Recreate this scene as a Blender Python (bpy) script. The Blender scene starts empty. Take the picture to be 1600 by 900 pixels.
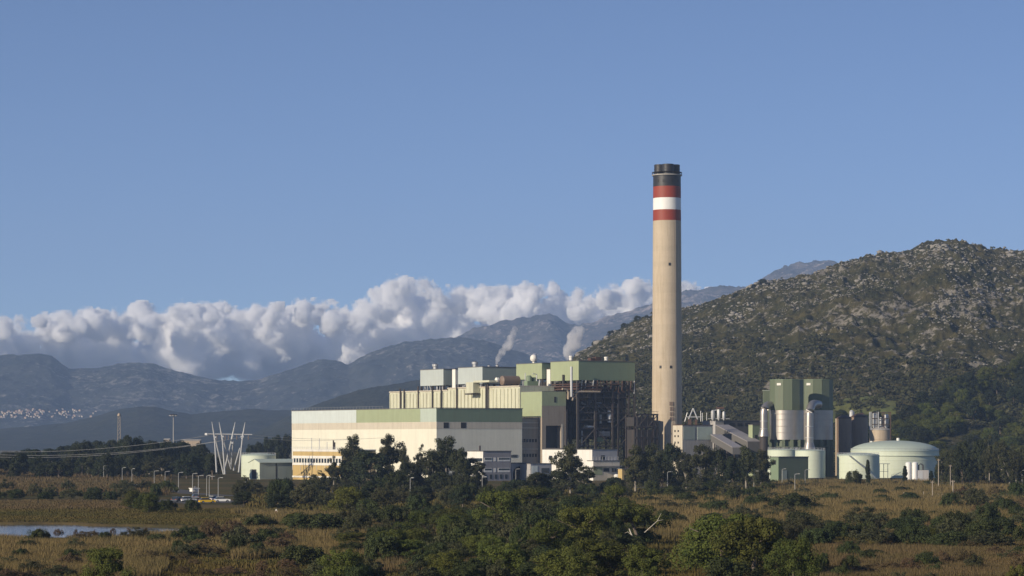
import bpy, math, random
import numpy as np
from mathutils import Vector

# ------------------------------------------------------------------ camera, sky, sun, exposure
scene = bpy.context.scene
COL = scene.collection
F, CAM_H, HOR = 4377.0, 16.0, 690.0          # focal length in 1600-px units, eye height, row of the horizon
cam_data = bpy.data.cameras.new('camera')
cam = bpy.data.objects.new('camera', cam_data)
COL.objects.link(cam)
cam.location = (0, 0, CAM_H)
cam.rotation_euler = (math.radians(90), 0, 0)
cam_data.sensor_width = 36
cam_data.lens = 36 * F / 1600
cam_data.shift_y = (HOR - 450) / 1600
cam_data.clip_start, cam_data.clip_end = 1.0, 60000
scene.camera = cam

SUN_EL, SUN_AZ = 19.0, -129.0                # to the sun: from the left and from behind the camera
world = bpy.data.worlds.new('World')
scene.world = world
world.use_nodes = True
wn = world.node_tree
sky = wn.nodes.new('ShaderNodeTexSky')
sky.sky_type = 'NISHITA'
sky.sun_disc = False
sky.sun_elevation = math.radians(SUN_EL)
sky.sun_rotation = math.radians(SUN_AZ % 360)
sky.altitude = 300
sky.air_density, sky.dust_density, sky.ozone_density = 1.0, 0.15, 2.5
tc = wn.nodes.new('ShaderNodeTexCoord')
mp = wn.nodes.new('ShaderNodeMapping')
mp.vector_type = 'POINT'
mp.inputs['Scale'].default_value = (1, 1, 1.9)
mp.inputs['Location'].default_value = (0, 0, 0.035)
wn.links.new(tc.outputs['Generated'], mp.inputs['Vector'])
wn.links.new(mp.outputs[0], sky.inputs['Vector'])
wb = wn.nodes.new('ShaderNodeMix'); wb.data_type = 'RGBA'; wb.blend_type = 'MULTIPLY'; wb.inputs[0].default_value = 1.0
wb.inputs[7].default_value = (0.80, 0.84, 1.02, 1)        # the camera's white balance
wn.links.new(sky.outputs[0], wb.inputs[6])
wn.links.new(wb.outputs[2], wn.nodes['Background'].inputs['Color'])
wn.nodes['Background'].inputs['Strength'].default_value = 0.108

sun_data = bpy.data.lights.new('sun', 'SUN')
sun_data.energy = 4.7
sun_data.angle = math.radians(0.5)
sun_data.color = (1.0, 0.86, 0.66)
sun = bpy.data.objects.new('sun', sun_data)
COL.objects.link(sun)
_a, _e = math.radians(SUN_AZ), math.radians(SUN_EL)
TO_SUN = Vector((math.sin(_a) * math.cos(_e), math.cos(_a) * math.cos(_e), math.sin(_e)))
sun.rotation_euler = TO_SUN.to_track_quat('Z', 'Y').to_euler()
sun.location = TO_SUN * 500

vs = scene.view_settings
vs.view_transform, vs.look, vs.exposure, vs.gamma = 'Standard', 'None', 0.2, 1.0
vs.use_curve_mapping = False
cy = scene.cycles
cy.max_bounces, cy.diffuse_bounces, cy.glossy_bounces = 50, 3, 3
cy.transmission_bounces, cy.transparent_max_bounces, cy.volume_bounces = 3, 8, 48
cy.use_denoising = True
cy.use_adaptive_sampling = False
cy.sample_clamp_indirect = 6

R = random.Random(7)
rng = np.random.default_rng(11)
HAZE_DENSITY = 6.0e-5

# ------------------------------------------------------------------ helpers
def pt(px, py, Y):
    return Vector(((px - 800) / F * Y, Y, CAM_H + (HOR - py) / F * Y))

def zat(py, Y):
    return CAM_H + (HOR - py) / F * Y

def xat(px, Y):
    return (px - 800) / F * Y

def tag(o, label=None, cat=None, group=None, kind=None):
    if label: o['label'] = label
    if cat: o['category'] = cat
    if group: o['group'] = group
    if kind: o['kind'] = kind
    return o

def empty(name, label, cat, loc=(0, 0, 0), rz=0.0, group=None):
    o = bpy.data.objects.new(name, None)
    o.empty_display_size = 1
    COL.objects.link(o)
    o.location = loc
    o.rotation_euler = (0, 0, rz)
    return tag(o, label, cat, group)

class MB:
    """collects boxes, prisms, tubes and lathes, then becomes ONE mesh object"""
    def __init__(s, off=(0, 0, 0)):
        s.v, s.f, s.off = [], [], Vector(off)
    def add(s, vs, fs):
        b = len(s.v)
        s.v += [Vector(p) - s.off for p in vs]
        s.f += [[b + i for i in q] for q in fs]
        return s
    def box(s, x0, x1, y0, y1, z0, z1):
        return s.add([(x0, y0, z0), (x1, y0, z0), (x1, y1, z0), (x0, y1, z0), (x0, y0, z1), (x1, y0, z1), (x1, y1, z1), (x0, y1, z1)],
                     [(0, 3, 2, 1), (4, 5, 6, 7), (0, 1, 5, 4), (1, 2, 6, 5), (2, 3, 7, 6), (3, 0, 4, 7)])
    def prism(s, poly, z0, z1):
        n = len(poly)
        return s.add([(x, y, z0) for x, y in poly] + [(x, y, z1) for x, y in poly],
                     [tuple(range(n))[::-1], tuple(range(n, 2 * n))] + [(i, (i + 1) % n, n + (i + 1) % n, n + i) for i in range(n)])
    def lathe(s, prof, n=40, c=(0, 0)):
        vs, fs = [], []
        m = len(prof)
        for r, z in prof:
            for k in range(n):
                a = 2 * math.pi * k / n
                vs.append((c[0] + r * math.cos(a), c[1] + r * math.sin(a), z))
        for j in range(m - 1):
            for k in range(n):
                k2 = (k + 1) % n
                fs.append((j * n + k, j * n + k2, (j + 1) * n + k2, (j + 1) * n + k))
        fs.append(tuple(range(n))[::-1])
        fs.append(tuple((m - 1) * n + k for k in range(n)))
        return s.add(vs, fs)
    def tube(s, pts, r, n=8):
        pts = [Vector(p) for p in pts]
        rs = r if isinstance(r, (list, tuple)) else [r] * len(pts)
        vs, fs = [], []
        for i, p in enumerate(pts):
            d = (pts[min(i + 1, len(pts) - 1)] - pts[max(i - 1, 0)]).normalized()
            up = Vector((0, 0, 1)) if abs(d.z) < 0.9 else Vector((1, 0, 0))
            a = d.cross(up).normalized()
            b = d.cross(a)
            for k in range(n):
                t = 2 * math.pi * k / n
                vs.append(p + (a * math.cos(t) + b * math.sin(t)) * rs[i])
        for i in range(len(pts) - 1):
            for k in range(n):
                k2 = (k + 1) % n
                fs.append((i * n + k, (i + 1) * n + k, (i + 1) * n + k2, i * n + k2))
        fs.append(tuple(range(n)))
        fs.append(tuple((len(pts) - 1) * n + k for k in range(n))[::-1])
        return s.add(vs, fs)
    def build(s, name, mat, parent=None, smooth=False):
        me = bpy.data.meshes.new(name)
        me.from_pydata([tuple(p) for p in s.v], [], s.f)
        me.update()
        if smooth:
            me.polygons.foreach_set('use_smooth', [True] * len(me.polygons))
            try: me.set_sharp_from_angle(angle=math.radians(35))
            except Exception: pass
        me.materials.append(mat)
        o = bpy.data.objects.new(name, me)
        COL.objects.link(o)
        if parent: o.parent = parent
        return o

def np_mesh(name, verts, faces, mat, smooth=False):
    """fast mesh of equal-sized faces from numpy arrays"""
    me = bpy.data.meshes.new(name)
    verts = np.ascontiguousarray(verts, dtype=np.float32)
    faces = np.ascontiguousarray(faces, dtype=np.int32)
    n, k = faces.shape
    me.vertices.add(len(verts)); me.vertices.foreach_set('co', verts.ravel())
    me.loops.add(n * k); me.loops.foreach_set('vertex_index', faces.ravel())
    me.polygons.add(n)
    me.polygons.foreach_set('loop_start', np.arange(0, n * k, k, dtype=np.int32))
    if smooth: me.polygons.foreach_set('use_smooth', np.ones(n, dtype=bool))
    me.update(calc_edges=True)
    me.materials.append(mat)
    return me

def link(name, me, parent=None):
    o = bpy.data.objects.new(name, me)
    COL.objects.link(o)
    if parent: o.parent = parent
    return o

def vnoise(x, y, z, seed=0):
    """value noise, vectorised, about -1..1"""
    x, y, z = np.broadcast_arrays(np.asarray(x, float), np.asarray(y, float), np.asarray(z, float))
    xi, yi, zi = np.floor(x).astype(np.int64), np.floor(y).astype(np.int64), np.floor(z).astype(np.int64)
    fx, fy, fz = x - xi, y - yi, z - zi
    fx, fy, fz = [t * t * t * (t * (t * 6 - 15) + 10) for t in (fx, fy, fz)]
    def h(a, b, c):
        k = (a * 374761393 + b * 668265263 + c * 2147483647 + seed * 974634777) & 0xffffffff
        k = ((k ^ (k >> 13)) * 1274126177) & 0xffffffff
        k = ((k ^ (k >> 16)) * 2246822519) & 0xffffffff
        return ((k ^ (k >> 15)) & 0xffffff) / 0x7fffff - 1.0
    r = 0
    for dx in (0, 1):
        for dy in (0, 1):
            for dz in (0, 1):
                w = (fx if dx else 1 - fx) * (fy if dy else 1 - fy) * (fz if dz else 1 - fz)
                r = r + w * h(xi + dx, yi + dy, zi + dz)
    return r

def fbm(x, y, z=0.0, seed=0, oct=5, gain=0.5, ridged=False):
    r, a, t = 0, 1.0, 0.0
    for i in range(oct):
        n = vnoise(np.asarray(x) * 2 ** i, np.asarray(y) * 2 ** i, np.asarray(z) * 2 ** i, seed + i * 17)
        if ridged: n = 1 - 2 * np.abs(n)
        r = r + a * n; t += a; a *= gain
    return r / t

# ------------------------------------------------------------------ materials
def new_mat(name):
    m = bpy.data.materials.new(name)
    m.use_nodes = True
    nt = m.node_tree
    return m, nt, nt.nodes['Principled BSDF'], nt.nodes, nt.links

def noise_node(nt, scale, detail=5, rough=0.55, coord='Object', vscale=(1, 1, 1), loc=(0, 0, 0)):
    tc = nt.nodes.new('ShaderNodeTexCoord'); mp = nt.nodes.new('ShaderNodeMapping'); n = nt.nodes.new('ShaderNodeTexNoise')
    mp.inputs['Scale'].default_value = vscale; mp.inputs['Location'].default_value = loc
    n.inputs['Scale'].default_value = scale; n.inputs['Detail'].default_value = detail; n.inputs['Roughness'].default_value = rough
    nt.links.new(tc.outputs[coord], mp.inputs['Vector']); nt.links.new(mp.outputs[0], n.inputs['Vector'])
    return n

def ramp(nt, src, stops):
    r = nt.nodes.new('ShaderNodeValToRGB')
    e = r.color_ramp.elements
    while len(e) < len(stops): e.new(0.5)
    for i, (p, c) in enumerate(stops):
        e[i].position = p
        e[i].color = (c, c, c, 1) if isinstance(c, (int, float)) else (*c, 1)
    nt.links.new(src, r.inputs[0])
    return r

def mix(nt, fac, a, b, mode='MIX'):
    m = nt.nodes.new('ShaderNodeMix'); m.data_type = 'RGBA'; m.blend_type = mode
    for v, i in ((fac, 0), (a, 6), (b, 7)):
        if isinstance(v, (int, float)): m.inputs[i].default_value = v
        elif isinstance(v, tuple): m.inputs[i].default_value = (*v, 1)
        else: nt.links.new(v, m.inputs[i])
    return m.outputs[2]

def surf(name, c, dirt=0.25, dirt_c=(0.16, 0.12, 0.08), rough=0.6, metal=0.0, streak=True, ribs=0.0, scale=0.25, bump=0.0, rings=False):
    """painted, rendered or metal surface with rain streaks, blotches and (ribs) profiled-sheet relief"""
    m, nt, b, N, L = new_mat(name)
    n1 = noise_node(nt, scale, 6, 0.6)
    col = mix(nt, ramp(nt, n1.outputs[0], [(0.35, 0.0), (0.75, 0.35)]).outputs[0], c, tuple(x * 0.78 for x in c))
    if streak:
        n2 = noise_node(nt, 1.0, 5, 0.65, vscale=(0.9, 0.9, 0.06))
        f = ramp(nt, n2.outputs[0], [(0.48, 0.0), (0.78, dirt * 1.6)])
        col = mix(nt, f.outputs[0], col, dirt_c)
    n3 = noise_node(nt, 0.9, 4, 0.7, loc=(31, 7, 3))
    col = mix(nt, ramp(nt, n3.outputs[0], [(0.55, 0.0), (0.8, dirt * 0.7)]).outputs[0], col, tuple(x * 0.55 for x in dirt_c))
    if ribs or rings:                        # sheets (or concrete lifts) that differ a little from their neighbours
        tq = N.new('ShaderNodeTexCoord'); sx = N.new('ShaderNodeSeparateXYZ'); cb = N.new('ShaderNodeCombineXYZ')
        L.new(tq.outputs['Object'], sx.inputs[0])
        ad = N.new('ShaderNodeMath'); ad.operation = 'ADD'; L.new(sx.outputs[0], ad.inputs[0]); L.new(sx.outputs[1], ad.inputs[1])
        for src, per, dst in ((ad.outputs[0], 1e6 if rings else 3.1, 0), (sx.outputs[2], 2.4 if rings else 7.3, 2)):
            dv = N.new('ShaderNodeMath'); dv.operation = 'DIVIDE'; dv.inputs[1].default_value = per; L.new(src, dv.inputs[0])
            fl = N.new('ShaderNodeMath'); fl.operation = 'FLOOR'; L.new(dv.outputs[0], fl.inputs[0]); L.new(fl.outputs[0], cb.inputs[dst])
        wn_ = N.new('ShaderNodeTexWhiteNoise'); L.new(cb.outputs[0], wn_.inputs[0])
        col = mix(nt, ramp(nt, wn_.outputs[0], [(0.0, 0.0), (1.0, 0.26 if rings else 0.20)]).outputs[0], col, tuple(x * 0.72 for x in c))
    L.new(col, b.inputs['Base Color'])
    b.inputs['Roughness'].default_value = rough
    b.inputs['Metallic'].default_value = metal
    if ribs:
        tcn = N.new('ShaderNodeTexCoord'); w = N.new('ShaderNodeTexWave'); w.wave_type = 'BANDS'; w.bands_direction = 'DIAGONAL'
        mpn = N.new('ShaderNodeMapping'); mpn.inputs['Scale'].default_value = (1, 1, 0)
        L.new(tcn.outputs['Object'], mpn.inputs[0]); L.new(mpn.outputs[0], w.inputs[0])
        w.inputs['Scale'].default_value = ribs
        bp = N.new('ShaderNodeBump'); bp.inputs['Strength'].default_value = 0.35; bp.inputs['Distance'].default_value = 0.15
        L.new(w.outputs[1], bp.inputs['Height']); L.new(bp.outputs[0], b.inputs['Normal'])
    elif bump:
        bp = N.new('ShaderNodeBump'); bp.inputs['Strength'].default_value = 0.5; bp.inputs['Distance'].default_value = bump
        L.new(n3.outputs[0], bp.inputs['Height']); L.new(bp.outputs[0], b.inputs['Normal'])
    return m

def glass(name, c=(0.03, 0.04, 0.05)):
    m, nt, b, N, L = new_mat(name)
    b.inputs['Base Color'].default_value = (*c, 1)
    b.inputs['Roughness'].default_value = 0.12
    b.inputs['Specular IOR Level'].default_value = 0.6
    return m

def foliage(name, c1, c2, c3, trans=0.25, var=0.25):
    """leaves: three tones varied per clump and per plant, a little light passing through"""
    m, nt, b, N, L = new_mat(name)
    n = noise_node(nt, 0.55, 3, 0.6)
    n2 = noise_node(nt, 2.6, 2, 0.6)
    col = mix(nt, ramp(nt, n.outputs[0], [(0.36, 0.0), (0.64, 1.0)]).outputs[0], c1, c2)
    col = mix(nt, ramp(nt, n2.outputs[0], [(0.5, 0.0), (0.75, 0.7)]).outputs[0], col, c3)
    oi = N.new('ShaderNodeObjectInfo')
    hsv = N.new('ShaderNodeHueSaturation')
    mr = N.new('ShaderNodeMapRange'); mr.inputs[3].default_value = 1 - var; mr.inputs[4].default_value = 1 + var
    mh = N.new('ShaderNodeMapRange'); mh.inputs[3].default_value = 0.475; mh.inputs[4].default_value = 0.515
    rnd2 = N.new('ShaderNodeMath'); rnd2.operation = 'FRACT'
    mul = N.new('ShaderNodeMath'); mul.operation = 'MULTIPLY'; mul.inputs[1].default_value = 7.13
    L.new(oi.outputs['Random'], mr.inputs[0]); L.new(oi.outputs['Random'], mul.inputs[0]); L.new(mul.outputs[0], rnd2.inputs[0])
    L.new(rnd2.outputs[0], mh.inputs[0]); L.new(mr.outputs[0], hsv.inputs['Value']); L.new(mh.outputs[0], hsv.inputs['Hue'])
    L.new(col, hsv.inputs['Color'])
    L.new(hsv.outputs[0], b.inputs['Base Color'])
    b.inputs['Roughness'].default_value = 0.75
    b.inputs['Specular IOR Level'].default_value = 0.15
    if trans:
        tr = N.new('ShaderNodeBsdfTranslucent'); ms = N.new('ShaderNodeMixShader'); ms.inputs[0].default_value = trans
        L.new(hsv.outputs[0], tr.inputs[0]); L.new(b.outputs[0], ms.inputs[1]); L.new(tr.outputs[0], ms.inputs[2])
        L.new(ms.outputs[0], N['Material Output'].inputs['Surface'])
    return m

M = dict(
    cream=surf('cream_wall', (0.80, 0.775, 0.64), 0.10, ribs=1.2),
    cream_rib=surf('cream_ribbed', (0.62, 0.62, 0.47), 0.35, ribs=1.0),
    beige=surf('beige_strip', (0.62, 0.56, 0.45), 0.2, ribs=1.2),
    pale_blue=surf('pale_blue_panel', (0.62, 0.68, 0.66), 0.10, ribs=1.2),
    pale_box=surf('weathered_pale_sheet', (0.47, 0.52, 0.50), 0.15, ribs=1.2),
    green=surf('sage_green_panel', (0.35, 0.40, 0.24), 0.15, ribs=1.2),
    green2=surf('green_panel', (0.19, 0.255, 0.165), 0.18, ribs=1.2),  # also stands for the sage green in shade on right-hand walls
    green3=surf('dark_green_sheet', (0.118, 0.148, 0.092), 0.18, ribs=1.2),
    pale_green=surf('pale_green_panel', (0.48, 0.55, 0.47), 0.12, ribs=1.2),
    brown_wall=surf('brown_grey_wall', (0.36, 0.30, 0.23), 0.3),
    ochre=surf('ochre_wall', (0.52, 0.38, 0.16), 0.2),
    white=surf('white_render', (0.78, 0.76, 0.70), 0.12),
    grey=surf('grey_wall', (0.42, 0.41, 0.41), 0.2),
    mauve=surf('mauve_grey_wall', (0.30, 0.285, 0.29), 0.15),
    concrete=surf('shaft_concrete', (0.52, 0.435, 0.325), 0.35, (0.26, 0.19, 0.10), 0.8, scale=0.12, rings=True),
    conc_grey=surf('grey_concrete', (0.40, 0.38, 0.35), 0.35),
    red=surf('red_band', (0.28, 0.040, 0.018), 0.1),
    white_band=surf('white_band', (0.82, 0.82, 0.80), 0.06),
    black=surf('black_band', (0.025, 0.025, 0.028), 0.05, rough=0.5),
    steel=surf('bare_steel', (0.40, 0.375, 0.35), 0.12, rough=0.42, metal=0.75, scale=0.4),
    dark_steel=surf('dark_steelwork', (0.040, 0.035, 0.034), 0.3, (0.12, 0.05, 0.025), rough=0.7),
    pale_steel=surf('galvanised_steel', (0.55, 0.56, 0.57), 0.08, rough=0.5, metal=0.3),
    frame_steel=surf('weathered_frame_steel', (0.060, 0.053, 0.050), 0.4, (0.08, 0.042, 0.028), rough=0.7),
    gantry=surf('gantry_tubes', (0.44, 0.45, 0.46), 0.12, rough=0.55),
    rust=surf('rusty_pipe', (0.090, 0.050, 0.036), 0.3, (0.10, 0.04, 0.02)),
    brown_vessel=surf('brown_vessel', (0.20, 0.145, 0.11), 0.25),
    boiler=surf('boiler_shell', (0.042, 0.040, 0.041), 0.4, (0.12, 0.07, 0.04)),  # near black, stands for the shade inside the steelwork
    silo=surf('brown_silo', (0.30, 0.215, 0.15), 0.3, (0.10, 0.06, 0.04)),
    tan=surf('tan_silo', (0.45, 0.36, 0.26), 0.25),
    tank=surf('pale_green_tank', (0.60, 0.66, 0.53), 0.10, (0.25, 0.20, 0.12)),
    tank_roof=surf('tank_roof', (0.46, 0.53, 0.45), 0.15, streak=False),
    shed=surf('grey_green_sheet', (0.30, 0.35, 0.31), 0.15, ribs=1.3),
    roof=surf('dark_roof', (0.13, 0.125, 0.12), 0.2, streak=False, rough=0.9),
    void_black=surf('dark_void', (0.018, 0.018, 0.02), 0.0),
    tile=surf('tiled_roof', (0.42, 0.19, 0.11), 0.2, streak=False),
    wood=surf('grey_wood', (0.34, 0.29, 0.23), 0.3),
    bark=surf('brown_bark', (0.13, 0.10, 0.075), 0.3, streak=False),
    pale_bark=surf('pale_bark', (0.28, 0.25, 0.21), 0.3, streak=False),
    dead=surf('bleached_wood', (0.55, 0.50, 0.42), 0.2, streak=False),
    wire=surf('weathered_wire', (0.30, 0.30, 0.30), 0.05, rough=0.6),
    lamp_grey=surf('dull_grey_post', (0.36, 0.36, 0.35), 0.1, rough=0.6),
    glass=glass('window_glass'),
    rubber=glass('tyre_rubber', (0.02, 0.02, 0.02)),
    yellow=surf('yellow_paint', (0.75, 0.48, 0.03), 0.02, rough=0.3),
    car_white=surf('white_paint', (0.80, 0.80, 0.79), 0.02, rough=0.3),
    car_silver=surf('silver_paint', (0.35, 0.36, 0.38), 0.02, rough=0.3, metal=0.5),
    car_dark=surf('dark_blue_paint', (0.03, 0.04, 0.06), 0.02, rough=0.3),
    asphalt=surf('asphalt', (0.07, 0.068, 0.065), 0.2, streak=False, rough=0.95),
    track=surf('pale_dirt', (0.36, 0.30, 0.21), 0.2, streak=False, rough=0.95),
    pine=foliage('pine_needles', (0.060, 0.076, 0.017), (0.094, 0.104, 0.021), (0.030, 0.044, 0.013), 0.08),
    bush=foliage('mastic_leaves', (0.036, 0.050, 0.017), (0.055, 0.066, 0.022), (0.024, 0.034, 0.013), 0.08),
    tamarisk=foliage('tamarisk_leaves', (0.068, 0.074, 0.036), (0.095, 0.095, 0.045), (0.048, 0.054, 0.028), 0.2),
    euc=foliage('gum_leaves', (0.048, 0.056, 0.028), (0.070, 0.074, 0.034), (0.030, 0.037, 0.020), 0.2),
    broad=foliage('dark_tree_leaves', (0.026, 0.036, 0.018), (0.040, 0.050, 0.023), (0.018, 0.026, 0.014), 0.15),
    cypress=foliage('cypress_leaves', (0.020, 0.032, 0.015), (0.028, 0.040, 0.018), (0.014, 0.022, 0.012), 0.1),
    dry=foliage('dry_twigs', (0.115, 0.085, 0.045), (0.145, 0.105, 0.052), (0.075, 0.062, 0.034), 0.1),
    scrub=foliage('hill_scrub', (0.042, 0.051, 0.024), (0.060, 0.063, 0.030), (0.032, 0.040, 0.020), 0.0),
)

def reed_mat(name, a, b_, c):
    m, nt, b, N, L = new_mat(name)
    n = noise_node(nt, 0.035, 7, 0.7)
    n2 = noise_node(nt, 0.35, 5, 0.7)
    col = mix(nt, ramp(nt, n.outputs[0], [(0.38, 0.0), (0.62, 1.0)]).outputs[0], a, b_)
    col = mix(nt, ramp(nt, n2.outputs[0], [(0.45, 0.0), (0.75, 0.75)]).outputs[0], col, c)
    L.new(col, b.inputs['Base Color'])
    b.inputs['Roughness'].default_value = 0.8
    b.inputs['Specular IOR Level'].default_value = 0.1
    return m
M['reed'] = reed_mat('golden_reed', (0.180, 0.130, 0.056), (0.118, 0.096, 0.041), (0.068, 0.064, 0.030))
M['reed_brown'] = reed_mat('brown_reed', (0.125, 0.086, 0.043), (0.098, 0.078, 0.037), (0.066, 0.057, 0.028))
M['grass'] = reed_mat('marsh_grass', (0.070, 0.066, 0.020), (0.100, 0.074, 0.024), (0.048, 0.046, 0.018))

def ground_mat():
    m, nt, b, N, L = new_mat('marsh_ground')
    n1 = noise_node(nt, 0.018, 6, 0.6)
    n2 = noise_node(nt, 0.11, 6, 0.65, loc=(5, 9, 0))
    n3 = noise_node(nt, 1.4, 4, 0.7)
    col = mix(nt, ramp(nt, n1.outputs[0], [(0.40, 0.0), (0.60, 1.0)]).outputs[0], (0.085, 0.075, 0.026), (0.15, 0.110, 0.046))
    col = mix(nt, ramp(nt, n2.outputs[0], [(0.46, 0.0), (0.66, 0.85)]).outputs[0], col, (0.060, 0.062, 0.022))
    col = mix(nt, ramp(nt, n3.outputs[0], [(0.45, 0.0), (0.75, 0.6)]).outputs[0], col, (0.055, 0.042, 0.022))
    L.new(col, b.inputs['Base Color'])
    b.inputs['Roughness'].default_value = 0.95
    b.inputs['Specular IOR Level'].default_value = 0.05
    bp = N.new('ShaderNodeBump'); bp.inputs['Strength'].default_value = 0.8; bp.inputs['Distance'].default_value = 0.25
    L.new(n3.outputs[0], bp.inputs['Height']); L.new(bp.outputs[0], b.inputs['Normal'])
    return m

def hill_mat(name, dark, mid, rock, s, rock_amt, bumpd):
    """scrub-covered limestone: green-brown cover, darker thickets, pale rock outcrops"""
    m, nt, b, N, L = new_mat(name)
    big = noise_node(nt, 0.006 * s, 5, 0.6)
    med = noise_node(nt, 0.028 * s, 8, 0.72, loc=(90, 10, 4))
    fine = noise_node(nt, 0.11 * s, 8, 0.75, loc=(9, 50, 4))
    col = mix(nt, ramp(nt, med.outputs[0], [(0.42, 0.0), (0.60, 1.0)]).outputs[0], dark, mid)
    add = N.new('ShaderNodeMath'); add.operation = 'MULTIPLY_ADD'; add.inputs[1].default_value = 0.55
    L.new(big.outputs[0], add.inputs[0]); L.new(fine.outputs[0], add.inputs[2])
    col = mix(nt, ramp(nt, add.outputs[0], [(rock_amt, 0.0), (rock_amt + 0.055, 0.95)]).outputs[0], col, rock)
    L.new(col, b.inputs['Base Color'])
    b.inputs['Roughness'].default_value = 0.95
    b.inputs['Specular IOR Level'].default_value = 0.05
    bp = N.new('ShaderNodeBump'); bp.inputs['Strength'].default_value = 0.9; bp.inputs['Distance'].default_value = bumpd
    L.new(fine.outputs[0], bp.inputs['Height']); L.new(bp.outputs[0], b.inputs['Normal'])
    return m

def water_mat():
    m, nt, b, N, L = new_mat('lagoon_water')
    b.inputs['Base Color'].default_value = (0.02, 0.025, 0.03, 1)
    b.inputs['Roughness'].default_value = 0.08
    b.inputs['IOR'].default_value = 1.33
    n = noise_node(nt, 1.2, 3, 0.6, vscale=(1, 0.5, 1))
    bp = N.new('ShaderNodeBump'); bp.inputs['Strength'].default_value = 0.12; bp.inputs['Distance'].default_value = 0.05
    L.new(n.outputs[0], bp.inputs['Height']); L.new(bp.outputs[0], b.inputs['Normal'])
    return m

def volume_mat(name, density, color=(1, 1, 1), aniso=0.0):
    m = bpy.data.materials.new(name)
    m.use_nodes = True
    nt = m.node_tree
    nt.nodes.remove(nt.nodes['Principled BSDF'])
    v = nt.nodes.new('ShaderNodeVolumePrincipled')
    v.inputs['Color'].default_value = (*color, 1)
    v.inputs['Density'].default_value = density
    v.inputs['Anisotropy'].default_value = aniso
    nt.links.new(v.outputs[0], nt.nodes['Material Output'].inputs['Volume'])
    return m, v, nt

# ------------------------------------------------------------------ the ground, lagoon, tracks
def sstep(a, b, t):
    t = np.clip((t - a) / (b - a), 0, 1)
    return t * t * (3 - 2 * t)

def lagoon_mask(x, y):
    return 1 - ((x + 112) / 62) ** 2 - ((y - 502) / 52) ** 2 + 0.34 * fbm(np.asarray(x) / 13, np.asarray(y) / 22, 0, 5, 5)

def gz(x, y):
    x = np.asarray(x, float); y = np.asarray(y, float)
    base = 0.10 + 0.28 * fbm(x / 35, y / 45, 0, 3, 3)
    far = sstep(900, 1100, y)
    base = base * (1 - far)
    bank = 3.2 * np.exp(-(((y - 1240) / 90) ** 2)) * sstep(-150, -260, x)
    return base + bank - 1.5 * sstep(0.0, 0.35, lagoon_mask(x, y))

def gz1(x, y):
    return float(gz(np.array([x]), np.array([y]))[0])

Ys = np.concatenate([np.geomspace(25, 300, 50)[:-1], np.arange(300, 640, 2.0), np.geomspace(640, 1500, 150), np.geomspace(1520, 14000, 64)])
us = np.concatenate([np.linspace(-1, -0.36, 25)[:-1], np.linspace(-0.36, 0.36, 300), np.linspace(0.36, 1, 25)[1:]])
YY, UU = np.meshgrid(Ys, us, indexing='ij')
XX = UU * (YY * 0.5 + 60)
ZZ = gz(XX, YY)
def grid_faces(a, b):
    i = np.arange(a * b).reshape(a, b)
    return np.stack([i[:-1, :-1], i[:-1, 1:], i[1:, 1:], i[1:, :-1]], -1).reshape(-1, 4)
ground = link('ground', np_mesh('ground', np.stack([XX, YY, ZZ], -1).reshape(-1, 3), grid_faces(*XX.shape), ground_mat(), True))
tag(ground, kind='structure')

wy, wx = np.meshgrid(np.linspace(425, 575, 13), np.linspace(-190, -46, 14), indexing='ij')
water = link('water', np_mesh('water', np.stack([wx, wy, wx * 0 - 0.30], -1).reshape(-1, 3), grid_faces(*wx.shape), water_mat()))
tag(water, kind='structure')

def strip(name, pts, w, mat, lift=0.004, n=60):
    """a track that follows the ground: ground-plan points and a width"""
    P = np.array(pts, float)
    d = np.r_[0, np.cumsum(np.hypot(*np.diff(P, axis=0).T))]
    t = np.linspace(0, d[-1], n)
    c = np.stack([np.interp(t, d, P[:, 0]), np.interp(t, d, P[:, 1])], 1)
    g = np.gradient(c, axis=0); g /= np.hypot(g[:, 0], g[:, 1])[:, None]
    nr = np.stack([-g[:, 1], g[:, 0]], 1)
    ks = np.linspace(-0.5, 0.5, 5)
    v = c[:, None, :] + nr[:, None, :] * (ks[None, :, None] * w + 0.12 * w * vnoise(t / 6, 0.5, 0, 4)[:, None, None])
    z = gz(v[..., 0], v[..., 1]) + lift + 0.06
    o = link(name, np_mesh(name, np.concatenate([v, z[..., None]], -1).reshape(-1, 3), grid_faces(n, 5), mat))
    return tag(o, kind='structure')

def gp(px, py):                       # ground-plan point seen at a pixel of flat ground
    Y = F * CAM_H / (py - HOR)
    return (xat(px, Y), Y)
strip('dirt_track', [gp(1260, 879), gp(1320, 883), gp(1400, 887), gp(1480, 889), gp(1540, 893), gp(1640, 899)], 2.6, M['track'])
#strip('mudflat', [gp(-60, 789), gp(60, 790), gp(170, 789), gp(262, 788)], 42, surf('pale_mud', (0.19, 0.145, 0.10), 0.3, (0.10, 0.08, 0.05), 0.95, streak=False))
strip('car_park', [gp(262, 781), gp(300, 783), gp(350, 787)], 22, M['asphalt'])
strip('road', [gp(130, 752), gp(250, 762), gp(300, 772), gp(430, 778), gp(520, 768), gp(700, 764), gp(1000, 762), gp(1230, 758)], 7, M['asphalt'])

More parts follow.
